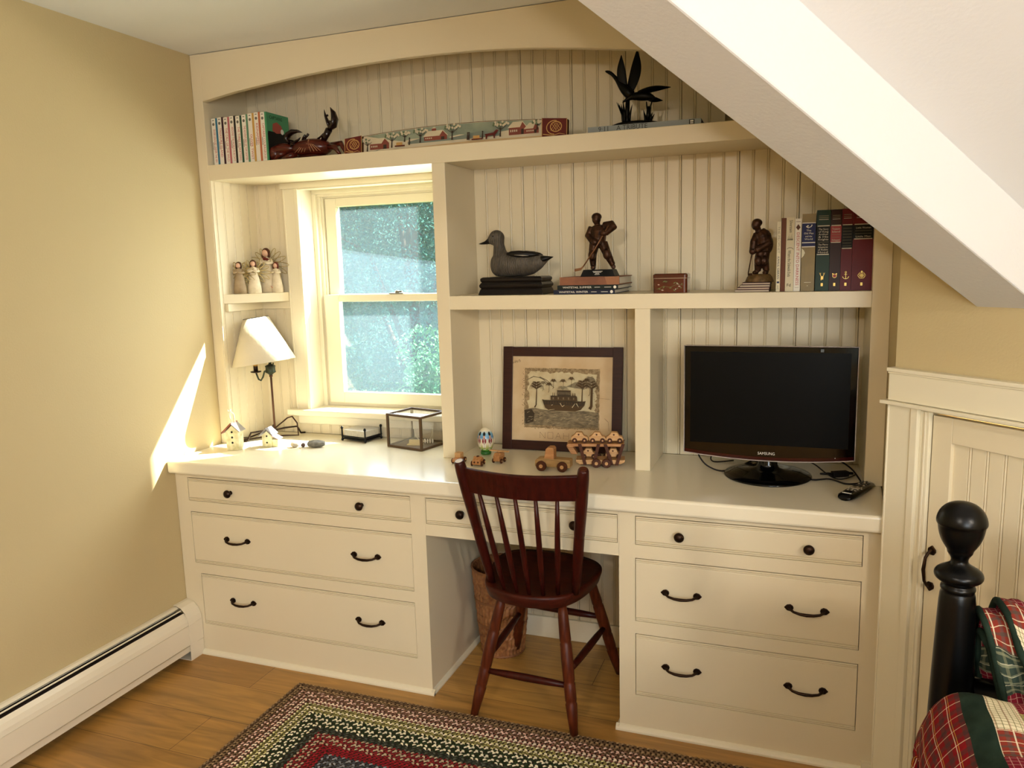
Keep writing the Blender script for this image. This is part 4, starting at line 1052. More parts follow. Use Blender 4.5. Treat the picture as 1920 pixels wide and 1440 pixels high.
# ---- television
tv = thing('television', 'black flat television with a red-tinted lower edge, standing on the worktop', 'television', (2.1135, .045, CT))
W2 = .2525; zt_, zb_ = .4205, .078
TVB = mat('tv_piano_black', '#030303', .08, spec=.3); TVR = mat('tv_red_tint', '#2a0206', .10, spec=.3); TVS = mat('tv_screen', '#040403', .35, spec=.08); TVE = mat('tv_silver_edge', '#a89c96', .3, .4)
nb = 24
def low(x): return zb_ - .016 * (1 - (x / W2) ** 2) * 1.0 + .0
outl = [(-W2, zt_), (W2, zt_)] + [(W2 - 2 * W2 * i / nb, low(W2 - 2 * W2 * i / nb)) for i in range(nb + 1)]
mb = MB(); mb.prism(outl, -.062, -.032, 'y', 0)
mb.prism([(-.19, .13), (.19, .13), (.17, .37), (-.17, .37)], -.034, -.005, 'y', 0)
mb.build('housing', TVB, tv, bevel=.003)
mb = MB(); mb.tube([(x, -.0625, z) for x, z in outl] + [(outl[0][0], -.0625, outl[0][1])], .0017, 6); mb.build('silver_edge', TVE, tv)
mb = MB()
P = Pl(mb, (0, -.062, 0), (1, 0, 0), (0, 0, 1), .0002)
n_ = 24
P.poly([(-W2 + .003, low(W2) + .011)] + [(-W2 + .003 + (2 * W2 - .006) * i / n_, low(-W2 + 2 * W2 * i / n_) + .002) for i in range(n_ + 1)] + [(W2 - .003, low(W2) + .011)] + [(W2 - .003 - (2 * W2 - .006) * i / n_, low(W2 - 2 * W2 * i / n_) + .012) for i in range(n_ + 1)], 0)
mb.build('red_strip', TVR, tv)
MB().box((-.2330, -.0626, .112), (.2330, -.0615, .402)).build('screen', TVS, tv)
mb = MB(); P = Pl(mb, (0, -.0628, 0), (1, 0, 0), (0, 0, 1), .0002); P.k = .0006
P.text('SAMSUNG', .000, .0855, .0125, 0, fit=.050); P.disc(.198, .083, .0012, 0, 8); mb.build('logo', mat('logo_silver', '#d8d4cc', .3), tv)
mb = MB(); P = Pl(mb, (0, -.0628, 0), (1, 0, 0), (0, 0, 1), .0002); P.k = .0006; P.rect(.148, .4045, .157, .4135, 0); mb.build('sticker', mat('sticker_gray', '#565c5e', .5), tv)
mb = MB(); mb.lathe([(.131, .0), (.134, .003), (.132, .006), (.10, .012), (.055, .019), (.035, .028), (.030, .04), (.030, .075), (.028, .14)], (.003, 0, 0), 48, sy=1.05)
mb.build('stand', TVB, tv)
CBL = mat('cable_black', '#120d0c', .5)
def cable(name, label, pts, r=.0026, group='cables behind the television'):
    # smooth the corners
    P_ = [Vector(p) for p in pts]; outp = []
    for i in range(len(P_) - 1):
        p0 = P_[max(0, i - 1)]; p1 = P_[i]; p2 = P_[i + 1]; p3 = P_[min(len(P_) - 1, i + 2)]
        for k in range(6):
            t = k / 6; outp.append(.5 * ((2 * p1) + (-p0 + p2) * t + (2 * p0 - 5 * p1 + 4 * p2 - p3) * t * t + (-p0 + 3 * p1 - 3 * p2 + p3) * t ** 3))
    outp.append(P_[-1])
    return tag(MB().tube(outp, r, 8).build(name, CBL), label, 'cable', group)
zc = CT + .0032
cable('power_cable', 'black cable hanging from the lower left of the television to the worktop', [(1.895, .03, .855), (1.905, .035, .82), (1.93, .04, .79), (1.975, .05, zc), (2.02, .12, zc), (2.06, .21, zc)])
cable('power_cable', 'black cable looping flat behind the television stand, on its left', [(2.08, .20, zc), (2.00, .19, .79), (1.955, .17, .805), (1.93, .15, .795), (1.94, .15, zc + .004), (2.0, .19, zc + .002)], .0024)
cable('power_cable', 'black cable curling widest to the right of the television stand', [(2.18, .16, zc), (2.24, .02, zc), (2.30, .035, zc), (2.345, -.008, zc), (2.383, .012, zc), (2.386, .06, zc), (2.36, .14, .79), (2.30, .17, .82), (2.26, .16, .85)])
cable('power_cable', 'black cable crossing low behind the right side of the television', [(2.20, .17, .80), (2.25, .12, .80), (2.29, .06, .785), (2.32, .02, zc + .006), (2.35, .03, zc + .008), (2.375, .09, zc + .004)], .0022)
ad = thing('cable_plug', 'black plug lying among the cables right of the television', 'plug', (2.335, .085, CT), .5)
MB().box((-.03, -.010, 0.0005), (.022, .010, .018)).tube([(.022, 0, .010), (.04, .0, .008)], .005, 8).build('plug_body', CBL, ad, bevel=.003)
MB().tube([(-.03, 0, .010), (-.045, 0, .013), (-.07, 0, .014)], [.005, .004, .003], 8).build('lead', CBL, ad)

# ---- remote control
rm = thing('remote_control', 'black remote control lying at the right end of the worktop', 'remote control', (2.372, -.090, CT), radians(66))
mb = MB(); L_ = .100; w_ = .024
def rsec(x, w, h): return [(x, w * cos(a), .0005 + h * .5 + h * .5 * (sin(a) if abs(sin(a)) < .9 else math.copysign(.9, sin(a)))) for a in [2 * pi * k / 20 for k in range(20)]]
mb.loft([rsec(x, w, h) for x, w, h in ((-L_, .010, .008), (-L_ + .004, .019, .015), (-L_ + .02, .0245, .019), (-.03, .0245, .020), (.03, .0225, .019), (L_ - .02, .0195, .017), (L_ - .003, .014, .012), (L_, .008, .007))])
mb.build('body', BLACK, rm)
mb = MB()
for r in range(4):
    for c in range(3): mb.ball((.022 + .016 * r, -.010 + c * .010, .0186), (.0045, .0032, .0022), (0 if (r + c) % 3 else 1), 8, 6)
mb.lathe([(.013, .0185), (.013, .0205), (.009, .0212)], (-.018, 0, 0), 20, 1); mb.ball((-.018, 0, .020), (.006, .006, .002), 0, 10, 6)
for k in range(8): a = k * pi / 4; mb.ball((-.018 + .0185 * cos(a), .0175 * sin(a), .0190), (.003, .003, .0016), 1, 8, 6)
for c in range(3): mb.ball((-.045, -.010 + c * .010, .0190), (.003, .004, .0016), 1, 8, 6)
mb.build('buttons', [mat('button_gray', '#55504a', .5), mat('button_pale', '#a69b88', .5)], rm)
MB().box((-L_ + .018, -.013, .0185), (-L_ + .022, .013, .0198)).build('marking', WHT_T, rm)

# ---- framed ark print leaning on the boarding
FRM = wood('frame_wood', '#35190f', '#2a120b', .4, 14, 'x')
pf = thing('framed_print', 'dark wood framed print of an ark with palm trees, leaning at the back', 'picture', (1.158, .177, CT + .0010), rot=(radians(-7.5), 0, radians(1.9)))
FW, FH, fb = .452, .386, .036
for za, zb in ((.001, fb), (FH - fb, FH - .001)): MB().box((fb, 0, za), (FW - fb, .016, zb)).build('frame_rail', FRM, pf, bevel=.001)
for xa in (0, FW - fb): MB().box((xa, -.0008, 0), (xa + fb, .017, FH)).build('frame_stile', FRM, pf, bevel=.001)
mb = MB().box((fb - .004, .006, fb - .004), (FW - fb + .004, .014, FH - fb + .004))
P = Pl(mb, (fb, .006, fb), (1, 0, 0), (0, 0, 1), .00006); pw, ph = FW - 2 * fb, FH - 2 * fb
rnd = random.Random(11)
x0, x1, z0, z1 = pw * .125, pw * .875, ph * .155, ph * .86
def rough(x0, z0, x1, z1, j, n=22):
    o = []
    for (ax, az), (bx_, bz_) in (((x0, z0), (x1, z0)), ((x1, z0), (x1, z1)), ((x1, z1), (x0, z1)), ((x0, z1), (x0, z0))):
        for i in range(n): o.append((ax + (bx_ - ax) * i / n + rnd.uniform(-j, j), az + (bz_ - az) * i / n + rnd.uniform(-j, j)))
    return o
P.poly(rough(x0, z0, x1, z1, .0012), 2)
P.poly(rough(x0 + .014, z0 + .012, x1 - .014, z1 - .016, .006), 1)
# hills and water
def X(t): return x0 + (x1 - x0) * t
def Z(t): return z0 + (z1 - z0) * t
P.line([(X(.03), Z(.80)), (X(.12), Z(.86)), (X(.22), Z(.84)), (X(.33), Z(.74)), (X(.40), Z(.68))], .004, 4, .002); P.line([(X(.20), Z(.85)), (X(.30), Z(.80)), (X(.38), Z(.72))], .006, 4, .001)
P.poly([(X(.56), Z(.70)), (X(.68), Z(.78)), (X(.80), Z(.76)), (X(.80), Z(.66))], 5)
P.poly([(X(.0), Z(.30)), (X(.12), Z(.335)), (X(.30), Z(.30)), (X(.55), Z(.28)), (X(.80), Z(.31)), (X(.99), Z(.28)), (X(.99), Z(.03)), (X(.6), Z(.02)), (X(.3), Z(.05)), (X(.0), Z(.04))], 4)
P.poly([(X(.0), Z(.29)), (X(.10), Z(.31)), (X(.14), Z(.24)), (X(.13), Z(.10)), (X(.02), Z(.06))], 6)
for i in range(62):
    t, u = rnd.uniform(.03, .93), rnd.uniform(.06, .27); a = rnd.uniform(-.2, .5)
    P.line([(X(t), Z(u)), (X(t) + .005, Z(u) + .002 + a * .004), (X(t) + .010, Z(u) + .0015 + a * .01)], .0011, (1 if i % 2 else 5), .0003)
def palm(t, u, h, s, w, m=3):
    x, z = X(t), Z(u); P.line([(x - .004 * s, z), (x, z + h * .15), (x + .0012, z + h)], w, m, w * .6)
    for tier in range(3):
        zz = z + h * (1.0 + .14 * tier); sc = s * (1 - .22 * tier)
        for k in range(6):
            sg = -1 if k % 2 else 1; r = (k // 2 + 1) / 3
            P.line([(x, zz), (x + sg * .009 * sc * r * 1.6, zz + .008 * sc), (x + sg * .017 * sc * (.6 + r * .6), zz - .003 * sc * r)], .0032 * s, m, .0006)
palm(.165, .34, .070, 1.5, .0055); palm(.775, .36, .072, 1.5, .0055); palm(.90, .34, .075, 1.5, .012, 3); palm(.88, .56, .05, 1.2, .003, 4)
for t, u in ((.26, .62), (.34, .60), (.40, .66), (.53, .66), (.64, .70), (.84, .68)): palm(t, u, .026, .65, .002, 3 if t > .3 else 4)
palm(.53, .56, .022, 1.1, .002, 5)
# ark
P.poly([(X(.255), Z(.485)), (X(.30), Z(.47)), (X(.80), Z(.465)), (X(.835), Z(.475)), (X(.82), Z(.40)), (X(.77), Z(.325)), (X(.70), Z(.30)), (X(.36), Z(.30)), (X(.30), Z(.345))], 3)
P.poly([(X(.27), Z(.475)), (X(.82), Z(.46)), (X(.80), Z(.39)), (X(.285), Z(.40))], 6)
P.poly([(X(.37), Z(.475)), (X(.37), Z(.55)), (X(.72), Z(.54)), (X(.725), Z(.47))], 3); P.rect(X(.375), Z(.535), X(.715), Z(.55), 6)
P.poly([(X(.46), Z(.545)), (X(.46), Z(.635)), (X(.635), Z(.63)), (X(.64), Z(.54))], 6); P.rect(X(.455), Z(.628), X(.64), Z(.642), 3)
for k in range(9): P.rect(X(.40 + .034 * k), Z(.49), X(.412 + .034 * k), Z(.525), 6 if k % 2 else 5); P.rect(X(.47 + .019 * k), Z(.57), X(.478 + .019 * k), Z(.615), 4)
for k in range(14): P.rect(X(.30 + .035 * k), Z(.415), X(.312 + .035 * k), Z(.455), 3)
for a_, b_ in (((.385, .39), (.405, .40)), ((.50, .43), (.53, .37)), ((.53, .37), (.56, .40)), ((.66, .36), (.70, .43)), ((.715, .43), (.745, .37)), ((.355, .31), (.43, .325))): P.line([(X(a_[0]), Z(a_[1])), (X(b_[0]), Z(b_[1]))], .0028, 1, .001)
for t in (.40, .425, .665, .685, .70): P.line([(X(t), Z(.55)), (X(t), Z(.60))], .003, 3, .0015)
# frayed dark border
for i in range(240):
    side = i % 4; t = rnd.random(); j = abs(rnd.gauss(0, .006))
    x, z = ((X(t), z1 - j), (x1 - j, Z(t)), (X(t), z0 + j * .6), (x0 + j, Z(t)))[side]
    P.line([(x, z), (x + rnd.uniform(-.004, .004), z + rnd.uniform(-.003, .003))], .0022, 3 if i % 3 else 2, .0006)
# stitched word
def stitch(pts):
    for (ax, az), (bx_, bz_) in zip(pts[:-1], pts[1:]):
        n = max(2, int(Vector((bx_ - ax, bz_ - az)).length / .0044))
        for k in range(n):
            a_, b_ = (k + .15) / n, (k + .75) / n; P.line([(ax + (bx_ - ax) * a_, az + (bz_ - az) * a_), (ax + (bx_ - ax) * b_, az + (bz_ - az) * b_)], .0013, 3)
bz0, bz1 = .014, .036
for k, lt in enumerate(([(0, 0), (0, 1), (1, 0), (1, 1)], [(0, 0), (0, 1), (1, 1), (1, 0), (0, 0)], [(0, 0), (.5, 1), (1, 0)], [(0, 0), (0, 1)])):
    xx = pw * .315 + k * .030; stitch([(xx + a_ * .020, bz0 + b_ * (bz1 - bz0)) for a_, b_ in lt])
    if k == 2: stitch([(xx + .004, bz0 + .008), (xx + .016, bz0 + .008)])
    if k == 3: stitch([(xx, bz0 + .011), (xx + .020, bz0 + .011)]); stitch([(xx + .020, bz0), (xx + .020, bz1)])
for k in range(26):
    a_ = k / 26; x = .006 + a_ * .036; P.line([(x, ph - .026 + a_ * .008 + rnd.uniform(-.004, .004)), (x + rnd.uniform(-.002, .004), ph - .022 + a_ * .008 + rnd.uniform(-.004, .004))], .0008, 6)
P.line([(pw - .002, ph * .52), (x1 + .004, ph * .53)], .0012, 2); P.line([(pw - .02, ph * .30), (pw - .006, ph * .26), (pw - .003, ph * .16)], .002, 2, .001)
mb.build('print', [mat('print_paper', '#cdb792', .8, color2='#bfa37c', vscale=9), mat('print_pale', '#c9bd97', .8, color2='#b9a680', vscale=25), mat('print_brown_grain', '#76603f', .8, color2='#a08a66', vscale=120), mat('print_sepia', '#55412a', .8, var=.3, vscale=90), mat('print_water', '#5e5442', .8, color2='#8a7a5e', vscale=60, stretch=(1, 1, 3)), mat('print_mid', '#8c7f62', .8, var=.3, vscale=80), mat('print_dark', '#43382a', .8, var=.3, vscale=80)], pf)

# ---- painted egg
eg = thing('painted_egg', 'painted wooden egg with two red-coated guards, on a green ring', 'egg', (1.128, .088, CT), .35)
GRN = mat('egg_green', '#2c6b2a', .3)
mb = MB(); mb.lathe([(.0185, 0), (.0195, .003), (.0195, .010), (.017, .013)], n=24); mb.build('ring_stand', GRN, eg)
EC = bpy.data.materials.new('egg_paint'); EC.use_nodes = True
N = EC.node_tree.nodes; L = EC.node_tree.links; tc = N.new('ShaderNodeTexCoord'); sp = N.new('ShaderNodeSeparateXYZ'); cr_ = N.new('ShaderNodeValToRGB'); mr = N.new('ShaderNodeMapRange'); nz = N.new('ShaderNodeTexNoise'); ad_ = N.new('ShaderNodeMath')
nz.inputs['Scale'].default_value = 60; ad_.operation = 'MULTIPLY_ADD'; ad_.inputs[1].default_value = .012
L.new(tc.outputs['Object'], sp.inputs[0]); L.new(tc.outputs['Object'], nz.inputs[0]); L.new(nz.outputs['Fac'], ad_.inputs[0]); L.new(sp.outputs['Z'], ad_.inputs[2])
mr.inputs[1].default_value = .006; mr.inputs[2].default_value = .106; L.new(ad_.outputs[0], mr.inputs[0]); L.new(mr.outputs[0], cr_.inputs[0])
e_ = cr_.color_ramp.elements; e_[0].position = 0; e_[0].color = lin('#1f5a20'); e_[1].position = 1; e_[1].color = lin('#e6dcc0')
for p_, c_ in ((.17, '#4f9a34'), (.30, '#b9bf73'), (.42, '#e4dbbb'), (.55, '#dcd8c0'), (.66, '#5f92c0'), (.80, '#7db2cc'), (.92, '#e6dcc0')): q_ = e_.new(p_); q_.color = lin(c_)
L.new(cr_.outputs[0], N['Principled BSDF'].inputs['Base Color']); N['Principled BSDF'].inputs['Roughness'].default_value = .18
eprof = [(.0305 * sin(pi * t) ** .92 * (1.0 - .10 * (t - .4)), .008 + .092 * (1 - cos(pi * t)) / 2) for t in [i / 22 for i in range(23)]]
mb = MB(); mb.lathe(eprof, n=36); mb.build('egg', EC, eg)
def erad(z):
    for (r0, a0_), (r1, a1_) in zip(eprof[:-1], eprof[1:]):
        if a0_ <= z <= a1_: return r0 + (r1 - r0) * (z - a0_) / (a1_ - a0_ + 1e-9)
    return .001
mb = MB()
def onegg(cx, cz, rx, rz, m, off=.0004, shape=None, n=14):
    pts = shape or [(cos(2 * pi * i / n), sin(2 * pi * i / n)) for i in range(n)]
    vs = []
    for a_, b_ in [(0, 0)] + list(pts):
        z = cz + b_ * rz; th = -pi / 2 + (cx + a_ * rx) / .0305; r = erad(z) + off
        vs.append((r * cos(th), r * sin(th), z))
    mb.add(vs, [(0, 1 + i, 1 + (i + 1) % len(pts)) for i in range(len(pts))], m, True)
sq = [(-1, -1), (0, -1), (1, -1), (1, 0), (1, 1), (0, 1), (-1, 1), (-1, 0)]
for cx in (-.026, -.004, .020):
    onegg(cx, .080, .0060, .0075, 0); onegg(cx, .070, .0042, .0045, 1, .0006); onegg(cx, .055, .0078, .012, 2, .0005); onegg(cx, .034, .0060, .013, 3, .0005, sq)
    onegg(cx, .055, .0010, .011, 3, .0009, [(-4, -1), (-2.5, -1), (4, 1), (2.5, 1)]); onegg(cx, .055, .0010, .011, 3, .0010, [(4, -1), (2.5, -1), (-4, 1), (-2.5, 1)])
    onegg(cx, .034, .0006, .012, 4, .0009, sq)
mb.build('guards', [BLACKM, mat('egg_skin', '#c99a74', .5), mat('egg_coat', '#7a1a20', .4), WHT_T, mat('egg_line', '#7f9a68', .5)], eg, label='painted guards in red coats and black hats')

# ---- wooden toys
TW = wood('toy_wood', '#b98653', '#a06c3c', .5, 22); TW2 = wood('toy_wood_pale', '#caa06c', '#b98a55', .5, 22); TWG = wood('toy_wood_olive', '#8f7040', '#a98450', .5, 16); TWD = wood('toy_wood_dark', '#4e2814', '#3c1d0e', .5, 22)
def wheels(root, xs, w, r, t, mh=TW2, mt=TWD):
    for x in xs:
        for sg in (-1, 1):
            mb = MB(); y0_ = -w if sg < 0 else w
            sgn = -1 if sg < 0 else 1
            n = 20
            ring = lambda rr_, yy: [(x + rr_ * cos(2 * pi * k / n), y0_ + sgn * yy, r + .0003 + rr_ * sin(2 * pi * k / n)) for k in range(n)]
            lp = [ring(r * .9, 0), ring(r, t * .15), ring(r, t * .85), ring(r * .88, t)]
            if sg < 0: lp = [l[::-1] for l in lp]
            mb.loft([l[::-1] for l in lp], 0)
            l2 = [ring(r * .36, t * .9), ring(r * .36, t * 1.25)]
            if sg < 0: l2 = [l[::-1] for l in l2]
            mb.loft([l[::-1] for l in l2], 1)
            mb.build('wheel', [mt, mh], root)
def toy_car(name, label, loc, rz, s=1.0, group='small wooden cars', m=TW, face=False, rot=None):
    t = thing(name, label, 'toy car', loc, rz, group, rot)
    k = s
    mb = MB(); mb.prism([(-.026 * k, .006 * k), (.026 * k, .006 * k), (.0275 * k, .013 * k), (.024 * k, .020 * k), (.014 * k, .022 * k), (.008 * k, .034 * k), (-.010 * k, .035 * k), (-.019 * k, .024 * k), (-.0275 * k, .019 * k), (-.028 * k, .010 * k)], -.012 * k, .012 * k, 'y')
    mb.build('body', m, t, bevel=.002 * k)
    wheels(t, (-.016 * k, .016 * k), .0125 * k, .0078 * k, .0045 * k)
    mb = MB()
    for sg in (-1, 1): mb.lathe([(.0030 * k, sg * .0122 * k), (.0030 * k, sg * .0128 * k)] if sg > 0 else [(.0030 * k, -.0128 * k), (.0030 * k, -.0122 * k)], (-.003 * k, 0, .027 * k), 12, axis='y')
    if face:
        for sg in (-1, 1): mb.ball((-.028 * k, sg * .0065 * k, .015 * k), (.0015, .003 * k, .003 * k), 0, 10, 6)
        mb.ball((-.0285 * k, 0, .010 * k), (.0012, .002 * k, .002 * k), 0, 8, 6)
    mb.build('window_dot', TWD, t)
    return t
# tiny toys at the left
tp = thing('toy_pickup', 'small wooden truck toy nearest the corner stile, facing front', 'toy car', (1.082, -.052, CT), pi / 2 - .1, 'small wooden toys')
MB().prism([(-.026, .006), (.026, .006), (.027, .016), (.010, .018), (.010, .018), (-.004, .018), (-.012, .020), (-.026, .018)], -.0125, .0125, 'y').build('chassis', TW, tp, bevel=.0015)
MB().box((-.010, -.0118, .018), (.014, .0118, .037)).build('cab', TW2, tp, bevel=.002); wheels(tp, (-.016, .016), .0130, .009, .005)
ca = thing('toy_car', 'small wooden car with two dark headlight dots, between the other two toys', 'toy car', (1.162, -.068, CT), pi / 2 + .12, 'small wooden toys')
MB().prism([(-.024, .006), (.024, .006), (.025, .016), (.020, .0235), (.009, .0255), (.003, .0315), (-.004, .0315), (-.009, .0255), (-.020, .0235), (-.026, .015)], -.015, .015, 'y').build('body', TW, ca, bevel=.002)
wheels(ca, (-.015, .015), .0155, .0088, .005)
mb = MB()
for sg in (-1, 1): mb.ball((-.0255, sg * .0065, .0155), (.0018, .0034, .0034), 0, 10, 6)
mb.ball((0, 0, .031), (.006, .006, .003)); mb.build('headlight', TWD, ca)
he = thing('toy_plane', 'small wooden toy with a long flat wing or rotor on top, right of the egg', 'toy plane', (1.220, -.015, CT), pi / 2 - .1, 'small wooden toys')
MB().prism([(-.022, .008), (.020, .008), (.021, .030), (.014, .036), (-.010, .036), (-.022, .028)], -.0125, .0125, 'y').build('body', TW, he, bevel=.002)
MB().box((-.005, -.038, .0395), (.006, .036, .0435)).tube([(0, 0, .035), (0, 0, .041)], .003, 8).build('rotor', TW2, he, bevel=.001); wheels(he, (-.013, .013), .0128, .0085, .005)
# truck
tk = thing('toy_truck', 'wooden toy truck cab facing left, in front of the car carrier', 'toy truck', (1.437, -.062, CT), .04)
MB().prism([(-.062, .013), (.060, .013), (.060, .040), (-.006, .042), (-.022, .0435), (-.054, .041), (-.062, .033)], -.020, .020, 'y').build('chassis', TWG, tk, bevel=.003)
MB().prism([(-.030, .040), (.004, .040), (.004, .074), (-.001, .080), (-.016, .080), (-.024, .074)], -.0185, .0185, 'y').build('cab', TW, tk, bevel=.002)
mb = MB()
for sg in (-1, 1): mb.box((-.056, sg * .021 - .0012 * 0, .030), (-.024, sg * .024, .035))
mb.build('fender', TWG, tk, bevel=.001)
MB().box((.020, -.0205, .018), (.025, -.0195, .026)).build('peg', TWD, tk)
wheels(tk, (-.038, .034), .0205, .0175, .009)
# trailer
tl = thing('toy_car_carrier', 'wooden toy car carrier trailer with dark slanted posts, loaded with cars', 'toy trailer', (1.555, .038, CT), radians(12))
def dk_(x0, x1, z, t, w, m=TW): return MB().box((x0, -w, z), (x1, w, z + t))
MB().prism([(-.070, .070), (.098, .070), (.098, .080), (-.092, .080), (-.098, .072), (-.090, .066), (-.078, .066)], -.030, .030, 'y').build('upper_deck', TW, tl, bevel=.0015)
MB().prism([(-.066, .016), (-.052, .008), (.085, .010), (.098, .016), (.100, .024), (-.066, .024)], -.030, .030, 'y').build('lower_deck', TW2, tl, bevel=.0015)
MB().prism([(-.098, .066), (-.076, .066), (-.060, .040), (-.082, .040)], -.016, .016, 'y').build('gooseneck', TW, tl, bevel=.0015)
for a_, b_ in ((-.052, -.034), (.012, -.006), (.034, .056), (.094, .072)):
    for sg in (-1, 1):
        y = sg * .0335
        MB().prism([(a_ - .0055, .080), (a_ + .0055, .080), (b_ + .0055, .008), (b_ - .0055, .008)], y - .003, y + .003, 'y').build('post', TWD, tl, bevel=.0006)
wheels(tl, (.004, .038), .0375, .0155, .009)
R12 = Matrix.Rotation(radians(12), 4, 'Z')
def ontl(x, y, z): p = R12 @ Vector((x, y, 0)); return (1.555 + p.x, .038 + p.y, CT + z)
for x, lab in ((-.053, 'wooden toy car at the left end of the carrier\'s upper deck'), (.008, 'middle wooden toy car on the carrier\'s upper deck'), (.066, 'wooden toy car at the right end of the carrier\'s upper deck')):
    toy_car('toy_car', lab, ontl(x, -.004, .0805), radians(12), 1.05, 'toy cars on the carrier', TW2)
for x, lab in ((-.022, 'wooden toy car at the left of the carrier\'s lower deck, behind the posts'), (.062, 'wooden toy car at the right of the carrier\'s lower deck, behind the posts')):
    toy_car('toy_car', lab, ontl(x, 0, .0245), radians(12), 1.0, 'toy cars on the carrier', TW2)

# ---- candlestick table lamp
IRON = mat('wrought_iron', '#3a2c22', .45, .6, color2='#241a14', vscale=60, bump=.3); VERD = mat('aged_bronze', '#3d4436', .42, .6, color2='#2a2a22', vscale=40)
lp = thing('table_lamp', 'wrought-iron candlestick lamp with a cream cone shade, below the corner shelf', 'lamp', (.168, .128, CT))
MB().tube([(0, 0, .034), (0, 0, .20), (0, 0, .262)], .0042, 10).lathe([(.0062, .258), (.0075, .262), (.0055, .268)], n=16).build('pole', mat('iron_rod', '#4a3022', .45, .5), lp)
mb = MB(); mb.lathe([(.004, .262), (.008, .268), (.0125, .272), (.0195, .276), (.0215, .279), (.0195, .282), (.0190, .298), (.0215, .301), (.0195, .304), (.010, .309), (.006, .312), (.006, .330), (.003, .335)], n=28)
mb.tube([(.012, .004, .303), (.012, .004, .316)], .0022, 8)
mb.build('font', VERD, lp)
MB().tube([(-.015, -.004, .285), (-.026, -.006, .280), (-.033, -.008, .258), (-.043, -.010, .243), (-.053, -.012, .248), (-.060, -.013, .268), (-.062, -.014, .277)], .0036, 10).build('arm', VERD, lp)
mb = MB(); mb.lathe([(.004, .274), (.020, .277), (.022, .281), (.0205, .281), (.009, .2785)], (-.062, -.014, 0), 24); mb.lathe([(.0085, .279), (.009, .302), (.0085, .303)], (-.062, -.014, 0), 20); mb.build('candle_cup', IRON, lp)
MB().lathe([(.0085, .303), (.010, .306), (.0095, .312), (.0105, .316), (.009, .320)], (-.062, -.014, 0), 18).build('socket', mat('brass', '#b9924a', .3, .8), lp)
SHD = mat('lamp_shade_linen', '#e3d8bd', .75, var=.05, vscale=12, bump=1.0, bscale=26)
SHD.node_tree.nodes['Principled BSDF'].inputs['Transmission Weight'].default_value = 0.0
mb = MB(); n = 48
rt, rb, hsh = .050, .127, .184
vs = [(rt * cos(2 * pi * i / n), rt * sin(2 * pi * i / n), hsh) for i in range(n)] + [(rb * cos(2 * pi * i / n), rb * sin(2 * pi * i / n), 0) for i in range(n)]
mb.add(vs, [(i, n + i, n + (i + 1) % n, (i + 1) % n) for i in range(n)], 0, True)
sh = mb.build('lamp_shade', SHD, lp, solid=.0015, loc=(-.026, -.004, .317), rot=(0, radians(-8), 0))
MB().tube([(rt * cos(2 * pi * i / 32), rt * sin(2 * pi * i / 32), hsh) for i in range(33)], .0016, 6).tube([(-rt, 0, hsh - .004), (rt, 0, hsh - .004)], .0012, 6).build('shade_ring', IRON, sh)
MB().tube([(0, 0, .333), (-.003, -.001, .44), (-.022, -.003, .494)], .0022, 6).build('stem', IRON, lp)
for k, (dx, dy) in enumerate(((.062, .105), (-.075, -.095), (-.085, .10))):
    u = Vector((dx, dy, 0)); 
    MB().tube([(0, 0, .034), tuple(u * .35 + Vector((0, 0, .038))), tuple(u * .80 + Vector((0, 0, .036))), tuple(u * .86 + Vector((0, 0, .022))), tuple(u * .92 + Vector((0, 0, .006))), tuple(u * 1.08 + Vector((0, 0, .0045)))], .0038, 8).build('foot', IRON, lp)
MB().lathe([(.006, .028), (.009, .032), (.009, .040), (.005, .044)], n=16).build('hub', IRON, lp)
cord = tag(MB().tube([(.06, .10, CT + .0045), (.12, .20, CT + .03), (.17, .215, CT + .07), (.205, .20, CT + .080), (.235, .19, CT + .055), (.245, .18, CT + .006), (.19, .17, CT + .0045), (.12, .13, CT + .0045), (.08, .06, CT + .0045)], .0030, 8).build('lamp_cord', mat('cord_brown', '#3a2418', .5)), 'dark brown cord coiled around the foot of the table lamp', 'cord')
pg = thing('cord_switch', 'small dark in-line switch on the lamp cord, left of the lamp foot', 'switch', (.080, .045, CT), .6)
MB().box((-.016, -.010, .0006), (.016, .010, .017)).build('switch_body', mat('switch_brown', '#4a382a', .5), pg, bevel=.004)

# ---- birdhouses
BHP = mat('birdhouse_paint', '#ddd6b4', .7, color2='#b9b284', vscale=45, bump=.4)
b1 = thing('birdhouse', 'tall white birdhouse with three holes and a rusty red roof, nearest the left wall', 'birdhouse', (.135, -.078, CT), radians(12), 'birdhouses on the worktop')
MB().prism([(-.026, .0004), (.026, .0004), (.026, .074), (.0, .098), (-.026, .074)], -.020, .020, 'y').build('house', BHP, b1, bevel=.001)
mb = MB()
for z in (.072, .051, .030): mb.lathe([(.0042, -.0208), (.0042, -.0195)], (0, 0, z), 16, axis='y')
mb.build('entry_hole', BLACKM, b1)
MB().prism([(.004, .106), (-.040, .066), (-.043, .070), (.0, .110)], -.026, .026, 'y').build('roof_panel', mat('rusty_roof', '#8a4f38', .7, color2='#6d3a2a', vscale=40), b1)
MB().prism([(.0, .1035), (.033, .073), (.035, .0755), (.0, .1075)], -.026, .026, 'y').build('roof_panel', mat('pale_roof', '#9b958a', .5, .3, var=.3, vscale=40), b1)
mb = MB(); mb.tube([(-.004, -.01, .108), (-.009, -.008, .130), (-.012, -.006, .146), (-.004, -.005, .150), (.006, -.004, .140), (.006, -.002, .124), (.003, 0, .108)], .0012, 6)
for d_ in ((-.020, .0, .156), (-.008, .002, .158), (-.022, -.002, .150)): mb.tube([(-.012, -.006, .146), d_], .001, 5)
mb.build('hanging_string', mat('twine', '#cfc7ae', .8), b1)
